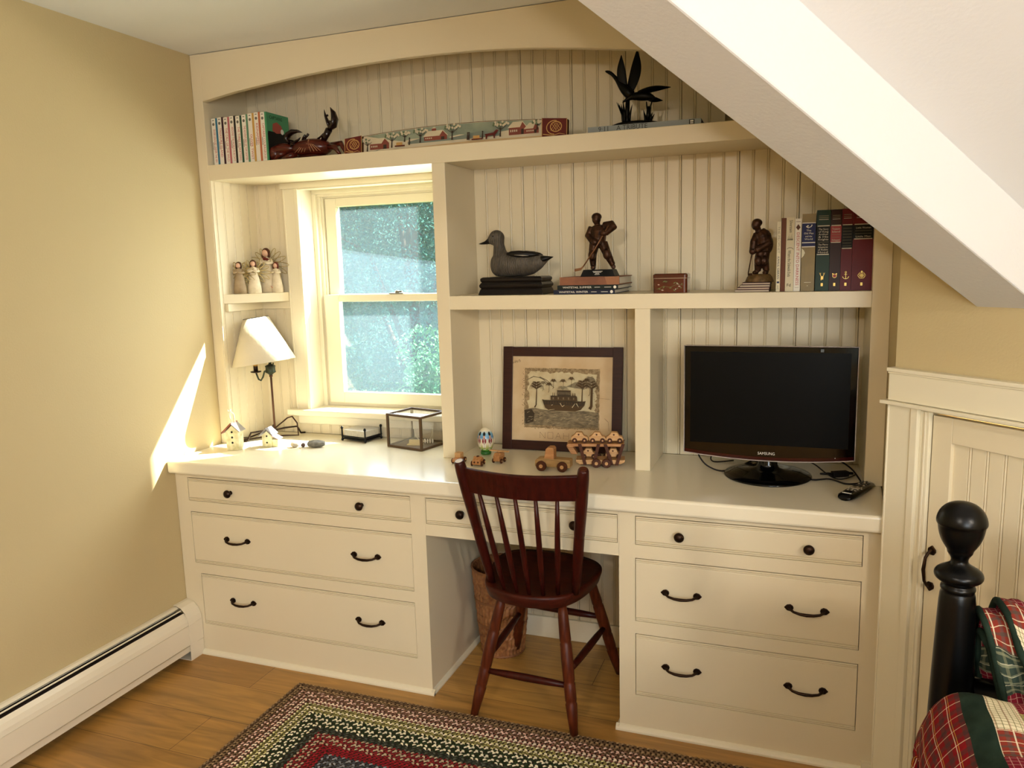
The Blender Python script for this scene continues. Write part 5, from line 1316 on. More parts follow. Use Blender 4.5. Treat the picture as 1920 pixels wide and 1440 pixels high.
b2 = thing('birdhouse', 'small white birdhouse with two holes and a side annex, in front of the lamp', 'birdhouse', (.238, .000, CT), radians(10), 'birdhouses on the worktop')
MB().prism([(-.023, .0004), (.018, .0004), (.018, .046), (-.002, .064), (-.023, .046)], -.018, .018, 'y').build('house', BHP, b2, bevel=.001)
MB().box((.018, -.014, .0004), (.042, .016, .030)).build('annex', BHP, b2, bevel=.001)
mb = MB()
for z in (.044, .018): mb.lathe([(.0036, -.0188), (.0036, -.0175)], (-.002, 0, z), 16, axis='y')
mb.build('entry_hole', BLACKM, b2)
MB().prism([(-.002, .072), (-.034, .042), (-.036, .045), (-.002, .077)], -.024, .024, 'y').prism([(-.002, .072), (.024, .048), (.026, .051), (-.002, .077)], -.024, .024, 'y').build('roof_panel', mat('slate_roof', '#8f8a8c', .6, var=.3, vscale=40), b2)
MB().prism([(.016, .044), (.046, .030), (.047, .033), (.017, .048)], -.018, .020, 'y').build('annex_roof', mat('mauve_roof', '#b3a2a4', .6, var=.2, vscale=40), b2)
# ---- stones
ST1 = mat('grey_stone', '#7f7b70', .8, color2='#5e5b52', vscale=60, bump=.8, bscale=120); ST2 = mat('cream_stone', '#c8b79a', .8, color2='#a9a294', vscale=30, bump=.5)
def stone(label, loc, r, m, rz, sd, group='stones on the worktop'):
    mb = MB(); mb.ball((0, 0, r[2]), r, 0, 20, 12); rnd = random.Random(sd)
    mb.v = [(x * (1 + .10 * sin(9 * x / r[0] + sd)), y * (1 + .08 * cos(3 * x / r[0])), z * (1 + .06 * sin(4 * y / r[1]))) for x, y, z in mb.v]
    o = mb.build('stone', m, loc=loc, rot=(0, 0, rz)); return tag(o, label, 'stone', group)
stone('long grey speckled stone lying in the sunlight', (.432, .030, CT), (.038, .020, .0135), ST1, .35, 1)
stone('round cream and grey pebble at the left end of the stones', (.352, .008, CT), (.018, .015, .012), ST2, .2, 2)
stone('tiny dark brown pebble between the cream one and the long grey one', (.384, .014, CT), (.0085, .008, .0085), mat('brown_stone', '#5c4a44', .8, var=.4, vscale=40), 0, 3)
stone('tiny white pebble in front of the dark brown one', (.382, -.004, CT), (.0055, .005, .0035), mat('white_stone', '#e8e0cc', .7), 0, 4)

# ---- coaster holder
CLR = bpy.data.materials.new('clear_plastic'); CLR.use_nodes = True
N = CLR.node_tree.nodes; L = CLR.node_tree.links; N.clear(); o_ = N.new('ShaderNodeOutputMaterial'); t_ = N.new('ShaderNodeBsdfTransparent'); g_ = N.new('ShaderNodeBsdfGlossy'); x_ = N.new('ShaderNodeMixShader'); f_ = N.new('ShaderNodeLayerWeight'); f_.inputs[0].default_value = .2
g_.inputs['Roughness'].default_value = .02; t_.inputs[0].default_value = (.99, .99, .995, 1)
p_ = N.new('ShaderNodeMath'); p_.operation = 'MULTIPLY_ADD'; p_.inputs[1].default_value = .55; p_.inputs[2].default_value = .03; L.new(f_.outputs['Facing'], p_.inputs[0]); L.new(p_.outputs[0], x_.inputs[0]); L.new(t_.outputs[0], x_.inputs[1]); L.new(g_.outputs[0], x_.inputs[2]); L.new(x_.outputs[0], o_.inputs[0])
ch = thing('paper_block_holder', 'small block of paper squares between four black turned posts', 'paper holder', (.540, .195, CT), radians(-11))
hw, hd = .060, .047
mb = MB()
for k, (zz, tt) in enumerate(((.006, .006), (.014, .006))): mb.box((-hw, -hd, zz), (hw, hd, zz + tt))
mb.build('base_tray', BLACKM, ch, bevel=.0008)
MB().box((-hw + .005, -hd + .004, .021), (hw - .005, hd - .004, .044)).build('paper_block', mat('paper_edges', '#cfc8b6', .8, color2='#9a9486', vscale=60, stretch=(40, 40, 1)), ch)
MB().box((-hw + .002, -hd + .001, .0452), (hw - .002, hd - .001, .0475)).build('clear_lid', CLR, ch)
MB().box((-hw + .004, -hd + .003, .0442), (hw - .004, hd - .003, .0450)).build('top_sheet', mat('white_sheet', '#e8e6e4', .5), ch)
for sx in (-1, 1):
    for sy in (-1, 1):
        MB().lathe([(.0028, .0004), (.0050, .003), (.0050, .008), (.0032, .010), (.0032, .018), (.0048, .020), (.0032, .023), (.0030, .048), (.0050, .050), (.0055, .054), (.0035, .059), (.0001, .060)], (sx * (hw + .001), sy * (hd + .001), 0), 16).build('post', BLACKM, ch)

# ---- glass display box
gx = thing('glass_display_box', 'glass display box with a brown frame, in front of the window sill', 'display box', (.878, .062, CT), radians(-14))
GF = mat('box_frame', '#5a4632', .45, .3, var=.3, vscale=40)
bw_, bd_, bh_, ft = .176, .150, .132, .009
def edge_frame(mb, x0, x1, y0, y1, z0, z1, f):
    for x in (x0, x1 - f):
        for y in (y0, y1 - f): mb.box((x, y, z0), (x + f, y + f, z1))
    for y in (y0, y1 - f):
        for z in (z0, z1 - f): mb.box((x0 + f, y, z), (x1 - f, y + f, z + f))
    for x in (x0, x1 - f):
        for z in (z0, z1 - f): mb.box((x, y0 + f, z), (x + f, y1 - f, z + f))
mb = MB(); edge_frame(mb, -bw_, 0, 0, bd_, 0.0004, bh_, ft); mb.build('frame', GF, gx, bevel=.0008)
mb = MB().box((-bw_ + ft, .003, ft), (-ft, .005, bh_ - ft)).box((-bw_ + ft, bd_ - .005, ft), (-ft, bd_ - .003, bh_ - ft)).box((-bw_ + .003, ft, ft), (-bw_ + .005, bd_ - ft, bh_ - ft)).box((-.005, ft, ft), (-.003, bd_ - ft, bh_ - ft)).box((-bw_ + ft, ft, bh_ - .005), (-ft, bd_ - ft, bh_ - .003))
mb.build('glass_panes', CLR, gx)
MB().box((-bw_ + ft, ft, .001), (-ft, bd_ - ft, .005)).build('floor_panel', GF, gx)
Rg = Matrix.Rotation(radians(-14), 4, 'Z')
def ing(x, y, z): p = Rg @ Vector((x, y, 0)); return (.878 + p.x, .062 + p.y, CT + z)
t = thing('display_card', 'small pale gold card holder inside the glass display box', 'ornament', ing(-.085, .060, .0052), radians(6))
MB().prism([(-.028, 0), (.028, 0), (.026, .020), (-.024, .020)], 0, .003, 'y').box((-.030, -.012, 0), (.030, .012, .003)).build('card', mat('pale_gold', '#cdb677', .5, var=.2, vscale=30), t)
t = thing('cord_necklace', 'thin pale cord with a row of shell beads inside the glass display box', 'necklace', ing(-.062, .085, .0052), 0)
MB().tube([(-.040 * cos(a), 0, .058 + .048 * sin(a)) for a in [pi * (1 + k / 16) - pi / 16 * 2 for k in range(19)]], .0012, 6).build('cord', mat('pale_cord', '#d9ceb0', .6), t)
for k in range(5): MB().ball((-.006 + .011 * k, 0, .012 + .0005 * k), (.004, .003, .009), 0, 10, 8).build('bead', mat('shell_bead', '#e6dcc8', .3), t)

# ---- angels
DRS = mat('figurine_cream', '#ddd0b4', .6, color2='#cbbb9c', vscale=40, bump=.3); DRT = mat('figurine_taupe', '#a89272', .6, color2='#8d7858', vscale=30, bump=.3); SKN = mat('figurine_skin', '#cfa488', .6); HR1 = mat('figurine_hair_dark', '#4c3520', .6, var=.3, vscale=60); HR2 = mat('figurine_hair_brown', '#54301f', .6, var=.3, vscale=60); WIRE = mat('wing_wire', '#b19c66', .35, .7)
def angel(label, loc, h, rz, dress, hair, wings=True, hold=None, hsz=1.0):
    t = thing('angel_figurine' if wings else 'child_figurine', label, 'figurine', loc, rz, 'figurines on the corner shelf')
    k = h
    MB().lathe([(.185 * k, 0), (.205 * k, .01 * k), (.200 * k, .20 * k), (.155 * k, .45 * k), (.108 * k, .62 * k), (.125 * k, .72 * k), (.100 * k, .77 * k), (.035 * k, .80 * k), (.030 * k, .83 * k)], n=24, sy=.8).build('dress', dress, t)
    MB().ball((0, -.030 * k, .885 * k), (.072 * k, .066 * k, .082 * k)).build('head', SKN, t)
    mb = MB(); mb.ball((0, .008 * k, .905 * k), (.096 * k, .076 * k, .098 * k))
    for sg in (-1, 1): mb.tube([(sg * .070 * k, 0, .90 * k), (sg * .082 * k, -.01 * k, .82 * k), (sg * .070 * k, -.01 * k, .74 * k)], [.030 * k, .026 * k, .008 * k], 10)
    mb.ball((0, .045 * k, .84 * k), (.075 * k, .04 * k, .10 * k))
    mb.build('hair', hair, t)
    for sg in (-1, 1): MB().tube([(sg * .105 * k, 0, .735 * k), (sg * .155 * k, -.030 * k, .66 * k), (sg * .095 * k, -.125 * k, .655 * k), (sg * -.01 * k, -.130 * k, .685 * k)], [.038 * k, .042 * k, .032 * k, .020 * k], 12).build('arm', dress, t)
    if wings:
        for sg in (-1, 1):
            mb = MB()
            for j in range(6):
                a = -.95 + j * .42; ln = (.42 + .06 * sin(j)) * k; ww = .050 * k
                c = Vector((sg * cos(a), .10, sin(a))).normalized(); pr_ = Vector((-sg * sin(a), 0, cos(a)))
                o = Vector((sg * .04 * k, .045 * k, .66 * k)); pts = []
                for q2 in range(13):
                    th = 2 * pi * q2 / 12; pts.append(tuple(o + c * ln * (1 - cos(th)) / 2 + pr_ * ww * sin(th)))
                mb.tube(pts, .0014, 5)
            mb.build('wing', WIRE, t)
    if hold == 'violin':
        mb = MB(); mb.ball((.03 * k, -.115 * k, .76 * k), (.055 * k, .015 * k, .038 * k), 0, 14, 8); mb.ball((.085 * k, -.115 * k, .745 * k), (.042 * k, .015 * k, .032 * k), 0, 14, 8); mb.tube([(.11 * k, -.115 * k, .74 * k), (.16 * k, -.11 * k, .755 * k)], .008 * k, 8); mb.build('violin', mat('violin_red', '#5f2018', .4), t)
    if hold == 'flowers':
        mb = MB(); rnd = random.Random(2)
        for _ in range(26): a = rnd.uniform(0, pi * 2); mb.tube([(-.10 * k, -.06 * k, .01), (-.10 * k + cos(a) * .03, -.06 * k + sin(a) * .012, rnd.uniform(.004, .028))], .0010, 5)
        mb.build('flower_spray', mat('coral_flowers', '#c77f5e', .6), t)
    return t
ZS = 1.3692
angel('taupe-brown angel with wire wings, leftmost on the corner shelf', (.080, .090, ZS), .128, .25, DRT, HR1)
angel('short cream angel in the middle, braid over the shoulder, turned aside', (.120, .128, ZS), .134, .5, DRS, HR2)
angel('tallest angel with wire wings, holding a dark red violin', (.128, .205, ZS), .182, .1, DRS, HR2, True, 'violin')
angel('small wingless figure cradling a bundle, at the window end of the corner shelf', (.172, .205, ZS), .124, .1, DRS, mat('figurine_hair_red', '#5f2a20', .6), False, 'flowers')

# ================================================================== CHAIR
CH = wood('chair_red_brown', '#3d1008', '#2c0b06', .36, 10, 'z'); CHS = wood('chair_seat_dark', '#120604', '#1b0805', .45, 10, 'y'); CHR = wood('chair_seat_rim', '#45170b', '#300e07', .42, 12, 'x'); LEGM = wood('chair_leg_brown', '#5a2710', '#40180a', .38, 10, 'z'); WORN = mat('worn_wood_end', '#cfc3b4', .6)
chr_ = thing('side_chair', 'dark red-brown wooden spindle-back chair pushed into the knee space', 'chair', (1.41, -.15, 0))
cx, cy = 1.41, -.15
def rel(p): return (p[0] - cx, p[1] - cy, p[2])
seat = [(1.225, -.03), (1.245, .015), (1.30, .040), (1.39, .048), (1.49, .035), (1.565, .00), (1.600, -.05), (1.603, -.12), (1.588, -.22), (1.565, -.285), (1.535, -.327), (1.47, -.352), (1.41, -.357), (1.345, -.345), (1.285, -.315), (1.255, -.27), (1.235, -.18), (1.222, -.09)]
for _ in range(2): seat = [p for a_, b_ in zip(seat, seat[1:] + seat[:1]) for p in ((a_[0] * .75 + b_[0] * .25, a_[1] * .75 + b_[1] * .25), (a_[0] * .25 + b_[0] * .75, a_[1] * .25 + b_[1] * .75))]
sc = lambda s_, z: [rel((1.41 + (x - 1.41) * s_, -.155 + (y + .155) * s_, z)) for x, y in seat]
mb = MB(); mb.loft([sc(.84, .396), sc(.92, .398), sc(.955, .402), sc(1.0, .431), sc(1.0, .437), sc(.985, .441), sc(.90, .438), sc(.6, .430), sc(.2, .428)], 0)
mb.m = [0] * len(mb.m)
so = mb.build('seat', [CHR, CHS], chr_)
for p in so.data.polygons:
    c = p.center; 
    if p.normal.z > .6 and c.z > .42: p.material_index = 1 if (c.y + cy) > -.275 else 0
def turned(a, b, prof, name, m, n=14):
    a, b = Vector(rel(a)), Vector(rel(b)); pts = []; rs = []
    for t, r in prof: pts.append(a + (b - a) * t); rs.append(r)
    return MB().tube(pts, rs, n).build(name, m, chr_)
legp = [(0, .0125), (.10, .0165), (.28, .0185), (.292, .0165), (.304, .0185), (.45, .0195), (.575, .0185), (.587, .0162), (.60, .0185), (.72, .0185), (.735, .0165), (.75, .019), (.85, .0165), (1, .0115)]
LG = [((1.322, -.275, .405), (1.236, -.350, .0)), ((1.524, -.285, .405), (1.580, -.360, .0)), ((1.315, -.02, .405), (1.222, .088, .0)), ((1.545, -.04, .405), (1.628, .062, .0))]
for a, b in LG: turned(a, b, legp, 'leg', LEGM)
def at(i, z): a, b = Vector(LG[i][0]), Vector(LG[i][1]); return a + (b - a) * ((a.z - z) / (a.z - b.z))
for (i, j, z) in ((0, 1, .155), (2, 3, .235), (0, 2, .195), (1, 3, .195)):
    turned(at(i, z), at(j, z), [(0, .008), (.25, .0115), (.5, .0125), (.75, .0115), (1, .008)], 'stretcher', CH)
PL = ((1.283, -.268, .436), (1.243, -.405, .874)); PR = ((1.566, -.272, .436), (1.632, -.405, .874))
def post(pp, worn):
    a, b = Vector(rel(pp[0])), Vector(rel(pp[1]))
    prof = [(0, .0115), (.12, .0145), (.35, .0165), (.47, .0165), (.48, .0155), (.49, .0168), (.75, .019), (.93, .0185), (.985, .0165), (1, .0135)]
    mb = MB(); mb.tube([a + (b - a) * t for t, r in prof], [r for t, r in prof], 16)
    o = mb.build('back_post', CH, chr_)
    d = (b - a).normalized(); mb = MB(); mb.tube([b - d * .0005, b + d * .0012], [.0122, .010], 16); mb.build('post_end', WORN if worn else LEGM, o)
post(PL, True); post(PR, False)
def on(pp, t): return Vector(pp[0]) + (Vector(pp[1]) - Vector(pp[0])) * t
# crest rail: curved board between the posts
mb = MB(); loops = []
n = 14
for i in range(n + 1):
    u = i / n; lo = on(PL, .765) * (1 - u) + on(PR, .765) * u; hi = on(PL, .955) * (1 - u) + on(PR, .955) * u
    bow = -.030 * sin(pi * u); dip = -.006 * sin(pi * u)
    th = .0075
    nrm = Vector((0, -1, -.3)).normalized()
    lo = lo + Vector((0, bow, -.002 * sin(pi * u))); hi = hi + Vector((0, bow, dip))
    loops.append([rel(lo + nrm * th), rel(lo - nrm * th), rel(hi - nrm * th * .8), rel(hi + nrm * th * .8)])
mb.loft(loops, smooth=False); mb.build('crest_rail', CH, chr_, bevel=.003)
bot = [(1.340, -.307), (1.387, -.318), (1.430, -.322), (1.474, -.318), (1.516, -.300)]
for k, (x, y) in enumerate(bot):
    u = (.125, .29, .46, .635, .81)[k]
    top = on(PL, .775) * (1 - u) + on(PR, .775) * u + Vector((0, -.030 * sin(pi * u), -.002))
    turned((x, y, .436), tuple(top), [(0, .0065), (.2, .0085), (.42, .0095), (.7, .0085), (1, .0058)], 'spindle', CH, 10)

# ================================================================== BASKET
bk_ = thing('wicker_basket', 'brown woven waste basket with pale lower edge behind the chair', 'basket', (1.165, .110, 0))
BSK = mat('wicker', '#7a4a28', .6, color2='#a06f42', vscale=60, bump=.5)
mb = MB(); n = 72; rows = 40; Hh = .335
vs = []; 
for j in range(rows + 1):
    z = Hh * j / rows; r0 = .078 + .030 * (j / rows) ** .8
    for i in range(n):
        a = 2 * pi * i / n; w = .0016 * (1 if (i // 1 + (j // 5)) % 2 else -1) + .0009 * sin(j * pi / 2)
        vs.append(((r0 + w) * cos(a), (r0 + w) * sin(a), z + .0005))
mb.add(vs, [(j * n + i, j * n + (i + 1) % n, (j + 1) * n + (i + 1) % n, (j + 1) * n + i) for j in range(rows) for i in range(n)], 0, False)
mb.lathe([(.0, .004), (.077, .004)], n=36)
mb.build('basket_side', BSK, bk_, solid=.004)
for z, r in ((.004, .081), (.120, .093), (.215, .101), (.335, .110)):
    MB().tube([(r * cos(2 * pi * i / 48), r * sin(2 * pi * i / 48), z + .002 + .0015 * (i % 2)) for i in range(49)], .0042, 8).build('woven_band', mat('wicker_band', '#8a5a34', .6, var=.3, vscale=60), bk_)

# ================================================================== BRAIDED RUG
rx0, rx1, ry1, ry0 = .567, 2.41, -.356, -1.90
rg = bpy.data.materials.new('braided_wool'); rg.use_nodes = True
N = rg.node_tree.nodes; L = rg.node_tree.links; at_ = N.new('ShaderNodeAttribute'); at_.attribute_name = 'tint'
nz = N.new('ShaderNodeTexNoise'); nz.inputs['Scale'].default_value = 900; mxx = N.new('ShaderNodeMix'); mxx.data_type = 'RGBA'; mxx.blend_type = 'MULTIPLY'; mxx.inputs[0].default_value = .25
tc = N.new('ShaderNodeTexCoord'); L.new(tc.outputs['Object'], nz.inputs[0]); L.new(at_.outputs['Color'], mxx.inputs[6]); L.new(nz.outputs['Color'], mxx.inputs[7]); L.new(mxx.outputs[2], N['Principled BSDF'].inputs['Base Color'])
N['Principled BSDF'].inputs['Roughness'].default_value = .95; N['Principled BSDF'].inputs['Specular IOR Level'].default_value = .1
def C_(*hs): return [lin(h) for h in hs]
bands = [(4, C_('#7a624a', '#8d7254', '#5f4936', '#a08562')), (4, C_('#7a624a', '#e6c8b8', '#6d4c3e', '#d8b4a4', '#84604e')), (3, C_('#f2e2cc', '#6a463a', '#e6c8b4', '#7d4c42')), (5, C_('#9a9258', '#f4ead0', '#746f42', '#d8d09a')),
         (6, C_('#f2ead0', '#2c3824', '#28341f', '#f4ecd2', '#34422c')), (2, C_('#3c4238', '#55584c', '#2c3028')), (5, C_('#8a2a2c', '#b8a487', '#75242a', '#c0ac90', '#802a2c')), (4, C_('#7d1f26', '#8c242a')), (3, C_('#44464a', '#8e8f94', '#3c3e44')), (60, C_('#4d4f53', '#6a6b70', '#8e9094', '#3d3f44'))]
rowcol = []
for k, cs in bands: rowcol += [cs] * max(2, round(k * .82))
pitch = .0125; lmp = .0155
vs = []; fs = []; vc = []; rnd = random.Random(4)
W_, H_ = rx1 - rx0, ry1 - ry0
nrow = int(min(W_, H_) / 2 / pitch)
def lump(cx, cy, ang, l, w, h, col):
    o = len(vs); c, s_ = cos(ang), sin(ang)
    for dx, dy, dz in ((-l, 0, 0), (-l * .25, -w, h * .8), (l * .45, -w * .8, h * .8), (l, 0, 0), (l * .25, w, h * .8), (-l * .45, w * .8, h * .8), (0, 0, h * 1.35)):
        vs.append((cx + dx * c - dy * s_, cy + dx * s_ + dy * c, .0085 + dz)); vc.append(col)
    for a in range(6): fs.append((o + a, o + (a + 1) % 6, o + 6))
for r in range(nrow):
    d = (r + .5) * pitch; cs = rowcol[min(r, len(rowcol) - 1)]
    x0, x1, y0_, y1_ = rx0 + d, rx1 - d, ry0 + d, ry1 - d
    for (ax, ay), (bx_, by_) in (((x0, y1_), (x1, y1_)), ((x1, y1_), (x1, y0_)), ((x1, y0_), (x0, y0_)), ((x0, y0_), (x0, y1_))):
        Ln = abs(bx_ - ax) + abs(by_ - ay); n = max(1, int(Ln / lmp)); ang = atan2(by_ - ay, bx_ - ax)
        for i in range(n):
            t = (i + .5 + .5 * (r % 2)) / n
            px_, py_ = ax + (bx_ - ax) * t, ay + (by_ - ay) * t
            for sd in (-1, 1):
                nx, ny = -sin(ang), cos(ang)
                col = cs[(i * 2 + (1 if sd > 0 else 0) + (r * 3)) % len(cs)]
                j = rnd.uniform(.95, 1.4); col = (col[0] * j, col[1] * j, col[2] * j, 1)
                lump(px_ + nx * sd * pitch * .25 + cos(ang) * sd * lmp * .25, py_ + ny * sd * pitch * .25 + sin(ang) * sd * lmp * .25, ang + sd * .65, lmp * .56, pitch * .30, .0036, col)
mb = MB(); mb.add(vs, fs, 0, True); mb.vc = vc
n0 = len(mb.v)
mb.box((rx0, ry0, 0.0005), (rx1, ry1, .0088)); mb.vc += [lin('#3a2e22')] * 8
rug = mb.build('braided_rug', rg)
tag(rug, 'rectangular braided wool rug, brown, cream and green rings around red and grey', 'rug')

# ================================================================== BED CORNER
BLKP = mat('black_bed_paint', '#030303', .30, var=.2, spec=.22)
bed = thing('bed', 'black wooden bed post and footboard at the right edge', 'bed', (2.468, -1.06, 0))
mb = MB(); pp = [(0, 1.043), (.012, 1.0425), (.024, 1.039), (.035, 1.030), (.0412, 1.018), (.0428, 1.008), (.0415, 1.0045), (.0392, 1.003), (.0386, .994), (.0345, .978), (.0270, .966), (.0215, .959), (.0218, .955), (.0195, .952), (.0150, .946), (.0138, .940), (.0165, .934), (.030, .928), (.0395, .922), (.0422, .915), (.0395, .908), (.032, .904), (.0262, .901), (.0258, .898), (.0295, .895), (.0300, .890), (.0272, .887), (.0285, .8835), (.0310, .8800), (.0335, .80), (.0385, .68), (.0425, .45), (.0425, 0.0005)]
pp = [(r * .92, z) for r, z in pp]; mb.lathe(pp[::-1], n=40); mb.build('bed_post', BLKP, bed, subsurf=1)
MB().tube([(.03, 0, .70), (1.35, 0, .70)], .030, 16).box((.03, -.014, .25), (1.35, .014, .66)).build('footboard', BLKP, bed)
mb = MB(); mb.lathe(pp[::-1], (1.38, 0, 0), n=24); mb.build('bed_post', BLKP, bed)
MB().box((.0, -1.95, .25), (.03, -.03, .40)).build('side_rail', BLKP, bed)
mt = thing('mattress', 'mattress under the patchwork quilt at the right edge', 'mattress', (3.16, -2.06, 0))
MB().box((-.66, -.94, .40), (.66, .93, .62)).box((-.66, -.94, .12), (.66, .93, .40)).build('mattress_body', mat('ticking', '#cfc8b8', .9), mt, bevel=.04)

# plaid cloths: stripes woven along both directions of the cloth's own coordinates
def plaid(name, base, stripes, scale=1.0, patch=None):
    m = bpy.data.materials.new(name); m.use_nodes = True; N = m.node_tree.nodes; L = m.node_tree.links
    tc = N.new('ShaderNodeTexCoord'); sp = N.new('ShaderNodeSeparateXYZ'); L.new(tc.outputs['UV'], sp.inputs[0])
    cur = None
    rgb = N.new('ShaderNodeRGB'); rgb.outputs[0].default_value = lin(base); cur = rgb.outputs[0]
    for ax, per, off, wid, col, op in stripes:
        per *= .34
        mod = N.new('ShaderNodeMath'); mod.operation = 'MULTIPLY_ADD'; mod.inputs[1].default_value = 1 / (per * scale); mod.inputs[2].default_value = off
        L.new(sp.outputs[ax], mod.inputs[0]); fr = N.new('ShaderNodeMath'); fr.operation = 'FRACT'; L.new(mod.outputs[0], fr.inputs[0])
        lt = N.new('ShaderNodeMath'); lt.operation = 'LESS_THAN'; lt.inputs[1].default_value = wid; L.new(fr.outputs[0], lt.inputs[0])
        ml = N.new('ShaderNodeMath'); ml.operation = 'MULTIPLY'; ml.inputs[1].default_value = op; L.new(lt.outputs[0], ml.inputs[0])
        mx = N.new('ShaderNodeMix'); mx.data_type = 'RGBA'; L.new(ml.outputs[0], mx.inputs[0]); L.new(cur, mx.inputs[6]); mx.inputs[7].default_value = lin(col); cur = mx.outputs[2]
    L.new(cur, N['Principled BSDF'].inputs['Base Color']); N['Principled BSDF'].inputs['Roughness'].default_value = .9; N['Principled BSDF'].inputs['Specular IOR Level'].default_value = .15
    nz = N.new('ShaderNodeTexNoise'); nz.inputs['Scale'].default_value = 55; nz.inputs['Detail'].default_value = 3; L.new(tc.outputs['Object'], nz.inputs[0]); bp = N.new('ShaderNodeBump'); bp.inputs['Strength'].default_value = .6; bp.inputs['Distance'].default_value = .004
    L.new(nz.outputs['Fac'], bp.inputs['Height']); L.new(bp.outputs[0], N['Principled BSDF'].inputs['Normal'])
    return m
RP = plaid('red_plaid', '#740f14', [(0, .085, .1, .28, '#30302c', .55), (1, .085, .3, .28, '#30302c', .45), (0, .085, .6, .04, '#cfc0a0', .8), (1, .085, .75, .04, '#cfc0a0', .7), (0, .085, .48, .03, '#c9a63a', .6)])
RP2 = plaid('rust_plaid', '#7a2c20', [(0, .060, .1, .25, '#4a4a44', .5), (1, .060, .3, .22, '#3a4238', .6), (0, .060, .6, .10, '#d8cfae', .75), (1, .060, .7, .06, '#e0d6b0', .7)])
GP = plaid('olive_plaid', '#a39a5e', [(0, .016, 0, .25, '#5d5a34', .8), (1, .03, .3, .18, '#6a6238', .6), (0, .048, .6, .05, '#e0d8b8', .8)])
CPd = plaid('cream_plaid', '#d9cfae', [(0, .022, 0, .16, '#6d6a3c', .8), (1, .022, .3, .16, '#5a5a34', .7), (0, .05, .6, .1, '#8a3a30', .4)])
MP = plaid('maroon_plaid', '#6e1624', [(0, .026, 0, .12, '#c9a090', .5), (1, .026, .3, .10, '#c9a090', .5)])
DP = plaid('dark_plaid', '#2e3a30', [(0, .04, 0, .3, '#6a6a50', .6), (1, .04, .3, .25, '#8a8a6c', .5), (1, .05, .1, .06, '#d0c8a8', .6)])
BND = mat('green_binding', '#18241c', .85, color2='#223026', vscale=30, bump=.6, bscale=90, spec=.1)

# bed quilt: drapes over the corner of the mattress
q1 = thing('patchwork_quilt', 'red and cream plaid patchwork quilt spread over the bed, green strip near its edge', 'quilt', (2.482, -1.13, 0))
nu, nv = 130, 120; vs = []; uv = []; rnd = random.Random(9)
Zt = .775
def qpt(u, v):
    # u: 0 outside hem (left) .. over the top; v: 0 far hem .. toward the headboard
    def fold(d, R=.085, drop=.34):
        # d: arc length from the hem; returns (across, down)
        if d < drop: return (0.0 + .02 * (1 - d / drop), drop - d + R)
        a = (d - drop) / R
        if a < pi / 2: return (R * (1 - cos(a)), R * (1 - sin(a)))
        return (R + (d - drop - R * pi / 2), 0)
    x, dx = fold(u, .11, .36); y, dy = fold(v, .09, .30)
    dn = sqrt(dx * dx + dy * dy) if (dx > 0 and dy > 0) else dx + dy
    dn = min(dn, .52)
    z = Zt - dn + .006 * sin(u * 46 + 2 * sin(v * 9)) * .6 + .005 * sin(v * 60 + u * 8) * .6 + .01 * sin(u * 11) * sin(v * 13)
    bulge = .012 * sin(v * 38) * (dx / .45) 
    return (-.075 + x - .012 * sin(v * 31) * min(1, dx * 3) , -.03 - y + .01 * sin(u * 33) * min(1, dy * 3), z)
fm = []
U, V = 1.0, 1.1
for i in range(nu + 1):
    for j in range(nv + 1):
        u, v = U * (i / nu) ** 1.15, V * (j / nv) ** 1.1
        vs.append(qpt(u, v)); uv.append((u, v))
mb = MB(); faces = []
pats = [3, 2, 4, 3, 5, 2, 1]
for i in range(nu):
    for j in range(nv):
        u, v = (uv[i * (nv + 1) + j][0] + uv[(i + 1) * (nv + 1) + j][0]) / 2, (uv[i * (nv + 1) + j][1] + uv[i * (nv + 1) + j + 1][1]) / 2
        e = min(u - .02, v - .02 + .18)
        if u < .47: m_ = 0
        elif u < .50: m_ = 6
        else: m_ = pats[(int((u - .50) / .040) * 2 + int(v / .055) * 3) % 7]
        mb.add([], [])
        mb.f.append([i * (nv + 1) + j, i * (nv + 1) + j + 1, (i + 1) * (nv + 1) + j + 1, (i + 1) * (nv + 1) + j]); mb.m.append(m_); mb.sm.append(True)
mb.v = vs; mb.uv = uv; mb.f = [f[::-1] for f in mb.f]
mb.build('quilt_cloth', [RP, RP2, GP, CPd, MP, DP, BND], q1, solid=.014)

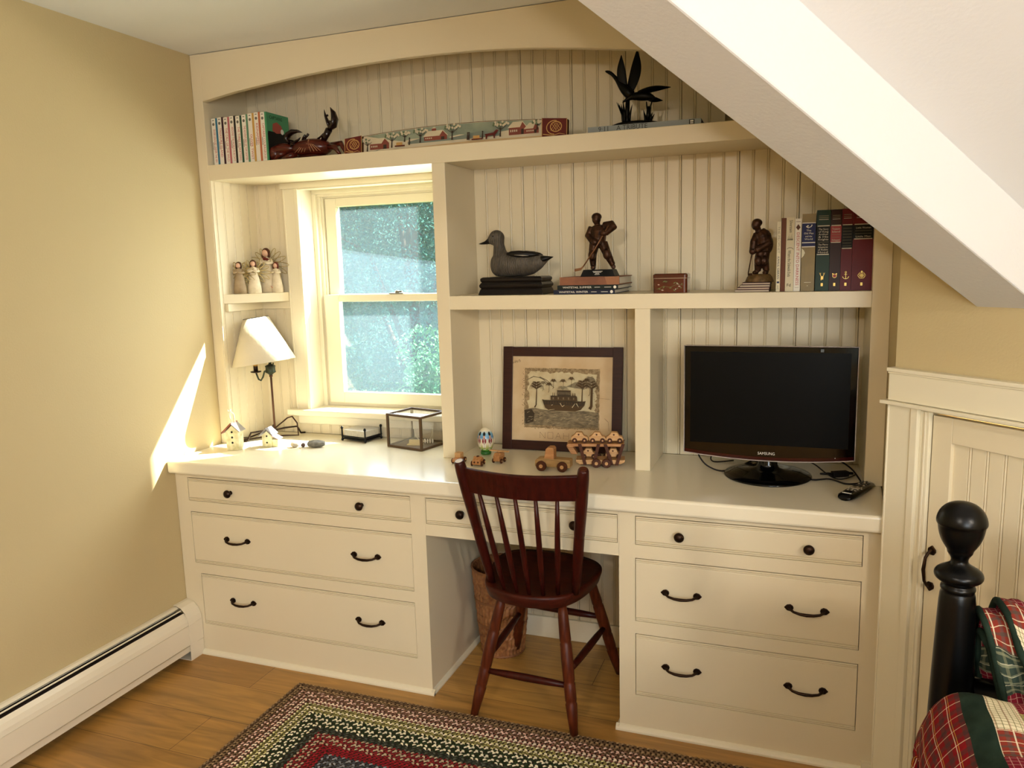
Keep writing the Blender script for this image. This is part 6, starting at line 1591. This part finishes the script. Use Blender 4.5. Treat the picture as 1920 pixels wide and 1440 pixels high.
# folded quilt hanging over the footboard, layer in layer
q2 = thing('folded_quilt', 'folded plaid quilt with dark green binding hanging over the footboard', 'quilt', (2.500, -1.065, 0))
def drape(x0, x1, half, near, far, top, z_near, z_far, mats, patf, name, nvx=36, wob=.004, lean=0.0):
    """inverted U running along x; profile goes from the far hem up, over the top and down the near side"""
    prof = []
    n = 44
    for k in range(n + 1):
        t = k / n
        if t < .30: s_ = t / .30; prof.append((far * (1 - s_) + half * 1.0 * s_, z_far + (top - half - z_far) * s_))
        elif t < .55: a = (t - .30) / .25 * pi; prof.append((half * cos(a), top - half + half * sin(a)))
        else: s_ = (t - .55) / .45; prof.append((-half - (near - half) * s_ ** .9, (top - half) + (z_near - top + half) * s_ ** 1.05))
    arc = [0]
    for a, b in zip(prof[:-1], prof[1:]): arc.append(arc[-1] + math.hypot(b[0] - a[0], b[1] - a[1]))
    mb = MB(); vs = []; uv = []
    for i in range(nvx + 1):
        x = x0 + (x1 - x0) * i / nvx
        for k, (y, z) in enumerate(prof):
            w = wob * sin(x * 60 + k * .35) + wob * .7 * sin(x * 110 + k * .8) + wob * .5 * sin(x * 190 - k * 1.3)
            tt_ = k / n; edge_ = lean * (.40 * max(0, (.25 - tt_) / .25) + max(0, (tt_ - .42) / .58) ** 1.1)
            vs.append((x + edge_, y + w, z + w * .6)); uv.append((x, arc[k]))
    m_ = len(prof); fl = []; ml = []
    for i in range(nvx):
        for k in range(m_ - 1):
            fl.append([i * m_ + k, i * m_ + k + 1, (i + 1) * m_ + k + 1, (i + 1) * m_ + k]); ml.append(patf((x1 - x0) * (i + .5) / nvx, arc[k]))
    mb.v = vs; mb.f = fl; mb.m = ml; mb.sm = [True] * len(fl); mb.uv = uv
    mb.build(name, mats, q2, solid=.010)
    rim = [vs[k] for k in range(m_)]
    MB().tube(rim, .0062, 10).build('binding', BND, q2, label='dark green cloth edge')
def pf1(x, a): return [1, 3, 0, 5, 1, 4][(int(a / .045) + int(x / .05) * 2) % 6]
PM = [RP, RP2, GP, CPd, MP, DP]
drape(.030, .75, .046, .150, .050, .872, .625, .62, PM, pf1, 'outer_layer', lean=.10, nvx=90)
drape(.002, .72, .034, .085, .040, .852, .590, .63, PM, lambda x, a: [4, 1, 5][int(a / .06) % 3], 'middle_layer', lean=.065, nvx=90)
drape(.006, .70, .022, .040, .026, .815, .600, .64, PM, lambda x, a: [5, 4][int(a / .05) % 2], 'inner_layer', lean=.06, nvx=60)
